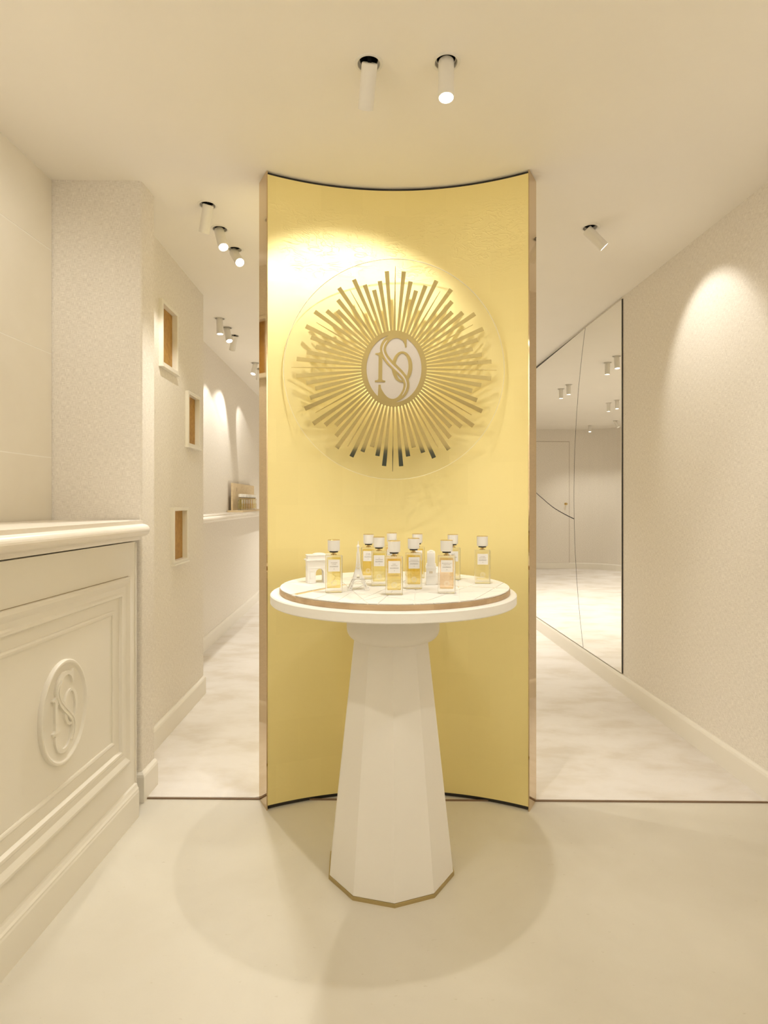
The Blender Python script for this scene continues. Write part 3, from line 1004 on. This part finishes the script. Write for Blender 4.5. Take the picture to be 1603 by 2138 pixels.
tower = empty('tower_model', (-0.0765, 1.756, MZ), (0, 0, radians(4)))
tag(tower, 'slender white lattice tower model between two perfume bottles on the left', 'model')
def tw(z):
    """half width of the tower at height z (tower 0.142 high)"""
    pts = [(0.0, 0.0290), (0.012, 0.0235), (0.030, 0.0155), (0.042, 0.0108), (0.060, 0.0066), (0.085, 0.0042), (0.112, 0.0028), (0.124, 0.0024)]
    for (z0, w0), (z1, w1) in zip(pts[:-1], pts[1:]):
        if z <= z1:
            return w0 + (w1 - w0) * (z - z0) / (z1 - z0)
    return pts[-1][1]
def bar(bm, p, q, r):
    p, q = Vector(p), Vector(q)
    d = (q - p).normalized()
    a = d.cross(Vector((0, 0, 1)) if abs(d.z) < 0.9 else Vector((1, 0, 0))).normalized()
    b = d.cross(a)
    v0 = [bm.verts.new(p + a * r * i + b * r * j) for i, j in ((-1, -1), (1, -1), (1, 1), (-1, 1))]
    v1 = [bm.verts.new(q + a * r * i + b * r * j) for i, j in ((-1, -1), (1, -1), (1, 1), (-1, 1))]
    for i in range(4):
        j = (i + 1) % 4
        bm.faces.new((v0[i], v0[j], v1[j], v1[i]))
    bm.faces.new(v0[::-1]); bm.faces.new(v1)
for sx in (-1, 1):
    for sy in (-1, 1):
        bm = bmesh.new()
        lv = [0.003, 0.012, 0.021, 0.030]
        for z0, z1 in zip(lv[:-1], lv[1:]):
            leg = 0.0085
            for (e, f) in ((0, 0), (1, 0), (0, 1), (1, 1)):
                bar(bm, (sx * (tw(z0) - e * leg * (1 - z0 / 0.06)), sy * (tw(z0) - f * leg * (1 - z0 / 0.06)), z0),
                    (sx * (tw(z1) - e * leg * (1 - z1 / 0.06)), sy * (tw(z1) - f * leg * (1 - z1 / 0.06)), z1), 0.0010)
            l0, l1 = leg * (1 - z0 / 0.06), leg * (1 - z1 / 0.06)
            bar(bm, (sx * tw(z0), sy * tw(z0), z0), (sx * (tw(z1) - l1), sy * tw(z1), z1), 0.0006)
            bar(bm, (sx * (tw(z0) - l0), sy * tw(z0), z0), (sx * tw(z1), sy * tw(z1), z1), 0.0006)
            bar(bm, (sx * tw(z0), sy * tw(z0), z0), (sx * tw(z1), sy * (tw(z1) - l1), z1), 0.0006)
            bar(bm, (sx * tw(z0), sy * (tw(z0) - l0), z0), (sx * tw(z1), sy * tw(z1), z1), 0.0006)
        obj('leg', bm_mesh(bm), MAT_MODEL, tower)
        obj('foot', box_mesh(sx * 0.0255 - 0.0065, sx * 0.0255 + 0.0065, sy * 0.0255 - 0.0065, sy * 0.0255 + 0.0065, 0, 0.0032, 0.0006, 1), MAT_MODEL, tower)
for ang in range(4):
    bm = bmesh.new()
    pts = []
    for k in range(13):
        a = pi * k / 12
        pts.append((-0.0175 * cos(a), 0.008 + 0.0185 * sin(a), 0.0009))
    bm_ribbon(bm, pts, -0.0005, 0.0005, lambda u, v, t: (u, -0.0185 + t - v * 0.16, v))
    obj('arch', bm_mesh(bm), MAT_MODEL, tower, None, (0, 0, ang * pi / 2))
stepped('first_platform', tower, [(0.0, 0.0300, 0.0325), (0.0012, 0.0325, 0.0340)], 0.034, 0.034)
stepped('second_platform', tower, [(0.0, 0.0560, 0.0575), (0.0008, 0.0575, 0.0588)], 0.0160, 0.0160)
for sx in (-1, 1):
    for sy in (-1, 1):
        bm = bmesh.new()
        bar(bm, (sx * 0.0130, sy * 0.0130, 0.034), (sx * 0.0072, sy * 0.0072, 0.056), 0.0020)
        obj('upper_leg', bm_mesh(bm), MAT_MODEL, tower)
for ang in range(4):
    obj('gallery', prism_mesh([(-0.012, 0.034), (-0.0045, 0.034), (-0.004, 0.041), (0.0, 0.0445), (0.004, 0.041), (0.0045, 0.034), (0.012, 0.034), (0.0070, 0.056), (-0.0070, 0.056)], 0, 0.0008,
        lambda u, v, t: (u, -0.0128 + t + (v - 0.034) * 0.26, v)), MAT_MODEL, tower, None, (0, 0, ang * pi / 2))
bm = bmesh.new()
lv = [0.0588 + 0.0085 * k for k in range(7)]
for z0, z1 in zip(lv[:-1], lv[1:]):
    a, b = tw(z0), tw(z1)
    for sx in (-1, 1):
        for sy in (-1, 1):
            bar(bm, (sx * a, sy * a, z0), (sx * b, sy * b, z1), 0.0011)
    for s in (-1, 1):
        bar(bm, (-a, s * a, z0), (b, s * b, z1), 0.0006); bar(bm, (a, s * a, z0), (-b, s * b, z1), 0.0006)
        bar(bm, (s * a, -a, z0), (s * b, b, z1), 0.0006); bar(bm, (s * a, a, z0), (s * b, -b, z1), 0.0006)
        bar(bm, (-b, s * b, z1), (b, s * b, z1), 0.0006); bar(bm, (s * b, -b, z1), (s * b, b, z1), 0.0006)
obj('lattice_shaft', bm_mesh(bm), MAT_MODEL, tower)
bm = bmesh.new()
v0 = [bm.verts.new((sx * tw(0.108), sy * tw(0.108), 0.108)) for sx, sy in ((-1, -1), (1, -1), (1, 1), (-1, 1))]
v1 = [bm.verts.new((sx * 0.0026, sy * 0.0026, 0.1225)) for sx, sy in ((-1, -1), (1, -1), (1, 1), (-1, 1))]
for i in range(4):
    bm.faces.new((v0[i], v0[(i + 1) % 4], v1[(i + 1) % 4], v1[i]))
bm.faces.new(v0[::-1]); bm.faces.new(v1)
obj('upper_shaft', bm_mesh(bm), MAT_MODEL, tower)
obj('top_cabin', lathe_mesh([(0, 0.1222), (0.0030, 0.1222), (0.0046, 0.1245), (0.0046, 0.1262), (0.0036, 0.1290), (0.0018, 0.1312), (0.0009, 0.1330), (0.0007, 0.1400), (0.0, 0.1425)], 16), MAT_MODEL, tower)

cath = empty('cathedral_model', (0.1495, 1.8750, MZ), (0, 0, radians(-4)))
tag(cath, 'white model of a twin-towered cathedral between two perfume bottles', 'model')
for sy in (-1, 1):
    t0 = obj('bell_tower', box_mesh(-0.0165, 0.0145, sy * 0.0205 - 0.0125, sy * 0.0205 + 0.0125, 0.0, 0.0605, 0.0008, 1), MAT_MODEL, cath)
    obj('tower_ledge', box_mesh(-0.0180, 0.0160, sy * 0.0205 - 0.0138, sy * 0.0205 + 0.0138, 0.0505, 0.0535), MAT_MODEL, t0)
    obj('tower_ledge', box_mesh(-0.0178, 0.0158, sy * 0.0205 - 0.0136, sy * 0.0205 + 0.0136, 0.0270, 0.0285), MAT_MODEL, t0)
    obj('belfry', box_mesh(-0.0135, 0.0115, sy * 0.0205 - 0.0105, sy * 0.0205 + 0.0105, 0.0605, 0.1000, 0.0008, 1), MAT_MODEL, t0)
    for q in (-0.0055, 0.0005, 0.0065):
        for sf in (-1, 1):
            yb = sy * 0.0205 + sf * 0.0106
            obj('belfry_rib', box_mesh(q - 0.0009 - 0.001, q + 0.0009 - 0.001, yb - 0.0007, yb + 0.0007, 0.0625, 0.0965), MAT_MODEL, t0)
    obj('parapet', box_mesh(-0.0145, 0.0125, sy * 0.0205 - 0.0115, sy * 0.0205 + 0.0115, 0.0615, 0.0640), MAT_MODEL, t0)
    obj('tower_roof', prism_mesh([(-0.0120, 0.0998), (0.0100, 0.0998), (0.004, 0.1035), (-0.003, 0.1042), (-0.006, 0.1030)], sy * 0.0205 - 0.009, sy * 0.0205 + 0.009, XZ), MAT_MODEL, t0)
    for q in (-0.0045, 0.0010):
        obj('window', box_mesh(q - 0.0010, q + 0.0010, sy * 0.0205 - 0.0129, sy * 0.0205 - 0.0122, 0.0355, 0.0425), plain('model_window_recess', (0.50, 0.36, 0.14), 0.8), t0)
obj('gallery_block', box_mesh(-0.0165, 0.0140, -0.0080, 0.0080, 0.0, 0.0530), MAT_MODEL, cath)
obj('nave', box_mesh(0.0140, 0.0560, -0.0165, 0.0165, 0.0, 0.0360), MAT_MODEL, cath)
obj('nave_roof', prism_mesh([(-0.0170, 0.0360), (0.0170, 0.0360), (0.0, 0.0540)], 0.0140, 0.0550, lambda u, v, t: (t, u, v)), MAT_MODEL, cath)

# ------------------------------------------------------------------ counter on the left
cnt = empty('panelled_counter', (-0.8958, 2.140, 0), (0, 0, radians(-1.6)))
tag(cnt, 'cream lacquered counter with moulded panels and an oval monogram medallion', 'counter')
L = 3.4
CF = lambda u, v, t: (t, u, v)         # u along, v up, t out of the face
obj('body', box_mesh(-0.300, 0.0, -L, 0.0, 0.012, 0.990), MAT_WHITE, cnt)
obj('corner_bead', box_mesh(-0.004, 0.0035, -0.0035, 0.0035, 0.122, 0.986, 0.0012, 1), MAT_WHITE, cnt)
obj('plinth', sweep_mesh([(0.0, 0.0), (0.0, -L)], [(0, 0), (0.014, 0), (0.014, 0.092), (0.0125, 0.098), (0.0125, 0.103), (0.009, 0.109), (0.006, 0.120), (0.0, 0.124)]), MAT_WHITE, cnt)
MOULD = [(0.0, 0.0), (0.0, 0.011), (0.004, 0.014), (0.012, 0.015), (0.020, 0.012), (0.030, 0.0075), (0.046, 0.0065), (0.052, 0.0095), (0.060, 0.0095), (0.064, 0.0035), (0.066, 0.0)]
PAN = [(-0.865, -0.060), (-1.745, -0.940), (-2.625, -1.820)]
for (a, b) in PAN:
    obj('panel_moulding', frame_mesh(a, b, 0.2205, 0.872, MOULD, CF), MAT_WHITE, cnt)
    obj('panel_groove', frame_mesh(a - 0.0018, b + 0.0018, 0.2187, 0.8738, [(0, 0.0), (0.002, 0.0), (0.002, 0.0009), (0, 0.0009)], CF), plain('panel_joint_line', (0.40, 0.33, 0.22), 0.7), cnt)
    fp = obj('field_panel', frame_mesh(a + 0.108, b - 0.108, 0.2205 + 0.108, 0.872 - 0.108, [(0, 0.0), (0, 0.0016), (0.004, 0.005), (0.010, 0.005), (0.014, 0.0022), (0.4, 0.0022), (0.4, 0.0)], CF) if False else
             frame_mesh(a + 0.100, b - 0.100, 0.3205, 0.772, [(0, 0.0), (0.001, 0.0025), (0.006, 0.0045), (0.012, 0.0035), (0.016, 0.0015), (0.016, 0.0)], CF), MAT_WHITE, cnt)
    med = obj('medallion', None or lathe_mesh([(0, 0), (0.1, 0), (0.1, 0.001), (0, 0.001)], 8), MAT_WHITE, cnt)
    # oval medallion: stepped rim around a shallow field, monogram in relief on it
    bm = bmesh.new()
    prof = [(1.0, 0.0), (1.0, 0.008), (0.985, 0.011), (0.955, 0.012), (0.925, 0.010), (0.905, 0.006), (0.885, 0.0045), (0.0, 0.0045)]
    rows = []
    n = 80
    for s, t in prof[:-1]:
        rows.append([bm.verts.new((t, 0.116 * s * cos(2 * pi * q / n), 0.146 * s * sin(2 * pi * q / n))) for q in range(n)])
    for r0, r1 in zip(rows[:-1], rows[1:]):
        for q in range(n):
            bm.faces.new((r0[q], r0[(q + 1) % n], r1[(q + 1) % n], r1[q]))
    bm.faces.new(rows[-1])
    med.data = bm_mesh(bm, smooth=40)
    med.data.materials.append(MAT_WHITE)
    med.location = (0.0, (a + b) / 2, 0.541)
    mk = 0.000180
    MF = lambda u, v, t: (t, u, v)
    bm = bmesh.new()
    bm_prism(bm, mono_poly([(535, 655), (605, 640), (605, 1085), (618, 1108), (662, 1114), (662, 1140), (472, 1140), (472, 1114), (520, 1108), (535, 1085)], mk), 0.004, 0.0115, MF)
    bm_prism(bm, mono_poly([(472, 607), (530, 602), (580, 575), (600, 640), (535, 660), (515, 636), (472, 630)], mk), 0.004, 0.0114, MF)
    obj('figure_one', bm_mesh(bm), MAT_WHITE, med)
    bm = bmesh.new()
    c = mono(972, 853)
    bm_ring(bm, 191 * mk, 288 * mk, 125 * mk, 245 * mk, 0.004, 0.011, MF, c[0] * mk, c[1] * mk, 56)
    obj('figure_nought', bm_mesh(bm, smooth=30), MAT_WHITE, med)
    bm = bmesh.new()
    bm_ribbon(bm, mono_pts(S_LINE, mk), 0.004, 0.0105, MF)
    bm_prism(bm, mono_poly([(960, 318), (1050, 270), (1050, 490), (1022, 490), (1010, 430)], mk), 0.004, 0.0104, MF)
    # the inline as a groove between two raised edges
    obj('letter_s', bm_mesh(bm), MAT_WHITE, med)
    bm = bmesh.new()
    for off in (-1, 1):
        line = []
        P = mono_pts(S_INLINE, mk)
        for i, (u, v, w_) in enumerate(P):
            a_ = P[max(i - 1, 0)]; b_ = P[min(i + 1, len(P) - 1)]
            dd = Vector((b_[0] - a_[0], b_[1] - a_[1])).normalized()
            line.append((u - dd.y * off * 30 * mk, v + dd.x * off * 30 * mk, 11 * mk))
        bm_ribbon(bm, line, 0.010, 0.0128, MF)
    obj('letter_edge', bm_mesh(bm), MAT_WHITE, med)

top = empty('stone_worktop', (-0.8958, 2.140, 0), (0, 0, radians(-1.6)))
tag(top, 'cream stone worktop with a rounded nosing on the panelled counter', 'worktop')
ctop = [(-0.348, 1.0545), (0.012, 1.0545), (0.012, 1.066), (-0.348, 1.066)]
def top_profile():
    pr = [(0.0, 0.0)]
    return pr
NOSE = [(-0.30, 0.9945), (0.004, 0.9945), (0.006, 1.002), (0.010, 1.008)]
for k in range(13):
    a = -pi / 2 + pi * k / 12
    NOSE.append((0.016 + 0.0215 * cos(a), 1.0305 + 0.0215 * sin(a)))
NOSE += [(0.014, 1.0535), (0.014, 1.066), (-0.30, 1.066)]
obj('slab', sweep_mesh([(0.0, 0.030), (0.0, -L)], [(o_, z_) for o_, z_ in NOSE]), MAT_TOP, top)
e_ = [(0.016 + 0.0215 * 0, 0)]
obj('rear_slab', box_mesh(-0.352, -0.2995, -L, 0.094, 0.9945, 1.066), MAT_TOP, top)
obj('end_slab', box_mesh(-0.300, -0.030, 0.028, 0.0985, 0.9945, 1.066), MAT_TOP, top)
# rounded return of the nosing at the open end
obj('nosing_return', sweep_mesh([(-0.030, 0.030), (0.0, 0.030)], [(o_ + 0.0, z_) for o_, z_ in [(-0.02, 0.9945), (0.004, 0.9945), (0.006, 1.002), (0.010, 1.008)] + NOSE[4:17] + [(0.014, 1.0535), (0.014, 1.066), (-0.02, 1.066)]]), MAT_TOP, top)
bm = bmesh.new()
npf = NOSE[3:18]
rows = []
for k in range(9):
    a = (pi / 2) * k / 8
    rows.append([bm.verts.new((o_ * cos(a), 0.030 + o_ * sin(a), z_)) for o_, z_ in npf])
for r0, r1 in zip(rows[:-1], rows[1:]):
    for j in range(len(npf) - 1):
        bm.faces.new((r0[j], r0[j + 1], r1[j + 1], r1[j]))
obj('nosing_corner', bm_mesh(bm, smooth=40), MAT_TOP, top)

# ------------------------------------------------------------------ display niches
NL = ['upper small niche with ochre back and cream frame, nearest the linen pier', 'middle small niche with ochre back, farthest along the linen wall', 'lowest small niche with ochre back, below eye level in the linen wall']
for (a, b, c, d), lab in zip(NICHES, NL):
    ym = (a + b) / 2
    t = empty('display_niche', (XN(ym), ym, c), (0, 0, radians(1.03)))
    tag(t, lab, 'niche', 'display niches in the linen wall')
    W2, HH, DEP = (b - a) / 2, d - c, 0.010
    obj('frame', frame_mesh(-W2, W2, 0, HH, [(0, -0.004), (0, 0.015), (0.002, 0.017), (0.015, 0.017), (0.017, 0.015), (0.017, -0.004)], CF), MAT_WHITE, t)
    bm = bmesh.new()
    i = 0.0172
    bm_box(bm, -DEP, 0.002, -W2 + i - 0.006, -W2 + i, i, HH - i)
    bm_box(bm, -DEP, 0.002, W2 - i, W2 - i + 0.006, i, HH - i)
    bm_box(bm, -DEP, 0.002, -W2 + i, W2 - i, i - 0.006, i)
    bm_box(bm, -DEP, 0.002, -W2 + i, W2 - i, HH - i, HH - i + 0.006)
    obj('lining', bm_mesh(bm), MAT_WHITE, t)
    bk = obj('back_panel', box_mesh(-DEP - 0.006, -DEP, -W2 + i - 0.004, W2 - i + 0.004, i - 0.004, HH - i + 0.004), MAT_OCHRE, t)
    bk['label'] = 'ochre back panel'
    obj('sill', box_mesh(0.0, 0.024, -W2 - 0.004, W2 + 0.004, -0.008, 0.0, 0.001, 1), MAT_WHITE, t)

# ------------------------------------------------------------------ stone shelf in the left passage with a bottle display
def along(y, off):           # point beside the far left wall
    return (XF(y) + off, y)
shelf = empty('stone_shelf', (XF(4.5), 4.5, 0), (0, 0, radians(1.89)))
tag(shelf, 'cream stone shelf with rounded edge running along the left passage wall', 'shelf')
SH = [(0.0, 0.990), (0.150, 0.990), (0.155, 0.994)]
for k in range(9):
    a = -pi / 2 + pi * k / 8
    SH.append((0.160 + 0.018 * cos(a), 1.013 + 0.018 * sin(a)))
SH += [(0.156, 1.032), (0.156, 1.041), (0.0, 1.041)]
me = sweep_mesh([(0.0, 3.6), (0.0, -0.995)], SH)
obj('slab', me, MAT_TOP, shelf)

MAT_PALEOAK = mk_oak('pale_oak_display', (0.80, 0.67, 0.45), (0.68, 0.53, 0.33), 5.0)
disp = empty('display_board', (XF(5.80), 5.80, 1.041), (0, 0, radians(1.89)))
tag(disp, 'oak display board with upright back standing on the stone shelf', 'display')
obj('base', box_mesh(0.006, 0.142, -0.56, 0.56, 0.0, 0.0165, 0.001, 1), MAT_PALEOAK, disp)
obj('backboard', box_mesh(0.026, 0.042, -0.50, 0.53, 0.0166, 0.262, 0.001, 1), MAT_PALEOAK, disp)
bm_ = text_mesh('10', 0.05)
bm_.transform(Matrix.Rotation(radians(90), 4, 'X')); bm_.transform(Matrix.Rotation(radians(90), 4, 'Z'))
obj('lettering', bm_, plain('brown_print', (0.42, 0.31, 0.17), 0.7), disp, (0.0426, -0.34, 0.205))
ORD = ['first and nearest', 'second', 'third', 'fourth', 'fifth', 'sixth', 'seventh', 'eighth', 'ninth and farthest']
LQ = ['straw', 'gold', 'amber', 'amber', 'rose', 'amber', 'rose', 'gold', 'straw']
for k in range(9):
    y = 5.355 + 0.088 * k
    bottle((XF(y) + 0.098, y, 1.0576), 91.9, LQ[k], 'small perfume bottle on the shelf display, %s from the passage entrance' % ORD[k], 'perfume bottles on the shelf display', None, False)

# ------------------------------------------------------------------ mirror on the right wall
mir = empty('wall_mirror', (XR(3.525), 3.525, 0), (0, 0, radians(1.89)))
tag(mir, 'floor to ceiling mirror in curved panes fixed to the right passage wall', 'mirror')
# local: u along the wall (away from the viewer), v up, t towards the room (-x)
MFN = lambda u, v, t: (-t, u, v)
V0, V1, UE = 0.118, 2.334, 4.2
obj('backing', prism_mesh([(-0.006, V0 - 0.003), (UE, V0 - 0.003), (UE, V1 + 0.004), (-0.006, V1 + 0.004)], 0.0005, 0.0040, MFN), MAT_BLACK, mir)
# seam between near pane and far panes: an arc bowing away
import numpy as np
def arc3(p0, p1, p2, n=24):
    A = np.array([[2 * (p1[0] - p0[0]), 2 * (p1[1] - p0[1])], [2 * (p2[0] - p0[0]), 2 * (p2[1] - p0[1])]])
    B = np.array([p1[0] ** 2 - p0[0] ** 2 + p1[1] ** 2 - p0[1] ** 2, p2[0] ** 2 - p0[0] ** 2 + p2[1] ** 2 - p0[1] ** 2])
    cxy = np.linalg.solve(A, B)
    r = np.hypot(p0[0] - cxy[0], p0[1] - cxy[1])
    a0 = math.atan2(p0[1] - cxy[1], p0[0] - cxy[0]); a2 = math.atan2(p2[1] - cxy[1], p2[0] - cxy[0])
    return [(float(cxy[0] + r * cos(a0 + (a2 - a0) * k / n)), float(cxy[1] + r * sin(a0 + (a2 - a0) * k / n))) for k in range(n + 1)]
seam = arc3((4.138 - 3.525, V0), (4.322 - 3.525, 1.18), (4.100 - 3.525, V1))
def seam_u(v):
    for (u0, v0), (u1, v1) in zip(seam[:-1], seam[1:]):
        if v0 <= v <= v1:
            return u0 + (u1 - u0) * (v - v0) / (v1 - v0)
    return seam[-1][0]
cut = catmull([(4.322, 1.010), (4.55, 1.044), (4.80, 1.090), (5.05, 1.154), (5.38, 1.250), (5.9, 1.46), (6.4, 1.72), (6.9, 2.05), (7.2, V1 - 0.002)], 4)
cut = [(u - 3.525, v) for u, v in cut]
cut[0] = (seam_u(1.010), 1.010)
g = 0.0035
near = [(0.0, V0)] + [(u - g, v) for u, v in seam] + [(0.0, V1)]
obj('mirror_pane', prism_mesh(near, 0.0042, 0.0090, MFN), MAT_MIRROR, mir)
up = [(u + g, v) for u, v in seam if v > 1.02][::-1] + [(seam_u(1.010) + g, 1.010 + g)] + [(u, v + g) for u, v in cut[1:-1]]
obj('mirror_pane', prism_mesh(up, 0.0042, 0.0090, MFN), MAT_MIRROR, mir)
low = [(u + g, v) for u, v in seam if v < 1.0] + [(seam_u(1.010) + g, 1.010 - g)] + [(u + 0.002, v - g) for u, v in cut[1:]] + [(UE, V1), (UE, V0)]
obj('mirror_pane', prism_mesh(low, 0.0042, 0.0090, MFN), MAT_MIRROR, mir)

# ------------------------------------------------------------------ ceiling spotlights
RING_ME = lathe_mesh([(0.0305, 0.0), (0.0305, -0.001), (0.032, -0.0026), (0.0375, -0.0024), (0.0395, -0.0006), (0.0395, 0.0)], 48, 30)
RINGIN_ME = lathe_mesh([(0.0306, -0.0005), (0.0292, 0.010), (0.0255, 0.012), (0.0310, 0.013)], 40, 30)
CAN_ME = lathe_mesh([(0.0258, 0.010), (0.0258, 0.07), (0.0, 0.07)], 40, 30)
TUBE_ME = lathe_mesh([(0.0, 0.018), (0.0195, 0.018), (0.0215, 0.016), (0.0218, 0.012), (0.0218, -0.0915), (0.0212, -0.0920), (0.0200, -0.0920), (0.0196, -0.0870)], 40, 30)
LENS_ME = lathe_mesh([(0.0, -0.0882), (0.0196, -0.0882)], 32, 30)
BRACKET_ME = box_mesh(-0.005, 0.005, 0.0, 0.0045, -0.012, 0.04)
def spotlight(x, y, aim, watts, cone, blend, label, group, drop=0.0):
    t = empty('ceiling_spotlight', (x, y, H))
    tag(t, label, 'spotlight', group)
    obj('trim_ring', RING_ME, MAT_LAMPWHITE, t)
    obj('recess_rim', RINGIN_ME, MAT_LAMPWHITE, t)
    obj('recess_can', CAN_ME, MAT_BLACK, t)
    d = (Vector(aim) - Vector((x, y, H - 0.01))).normalized()
    tilt = math.acos(max(-1, min(1, -d.z)))
    q = (-d).to_track_quat('Z', 'Y')
    # tilted tubes hang a little lower so that they clear the opening
    base = Vector((0, 0, -0.012 - 0.014 * sin(tilt))) - Vector((d.x, d.y, 0)) * 0.004
    tb = obj('lamp_tube', TUBE_ME, MAT_LAMPWHITE, t, base)
    tb.rotation_mode = 'QUATERNION'
    tb.rotation_quaternion = q
    ln = obj('lens', LENS_ME, MAT_LENS, tb)
    ln['label'] = 'glowing lamp lens'
    hd = Vector((d.x, d.y)).normalized() if tilt > 0.02 else Vector((0, 1))
    br = obj('bracket', BRACKET_ME, MAT_BLACK, t, (-hd.x * 0.010, -hd.y * 0.010, 0.0), (0, 0, atan2(hd.y, hd.x) + pi / 2))
    ld = bpy.data.lights.new('lamp_light', 'SPOT')
    ld.energy = watts * POWER
    ld.color = LAMP
    ld.spot_size = radians(cone)
    ld.spot_blend = blend
    ld.shadow_soft_size = 0.019
    lo = bpy.data.objects.new('lamp_light', ld)
    link(lo, t)
    lo.location = base + d * 0.104
    lo.rotation_mode = 'QUATERNION'
    lo.rotation_quaternion = q
POWER = 1.0
for s in SPOTS:
    spotlight(*s)
for x, y, aim, w_ in FILL_SPOTS:
    spotlight(x, y, aim, w_, 54 if aim[2] < 1 else 110, 0.7, 'unseen white ceiling spotlight added as fill light above or behind the viewpoint', 'added fill spotlights out of view')
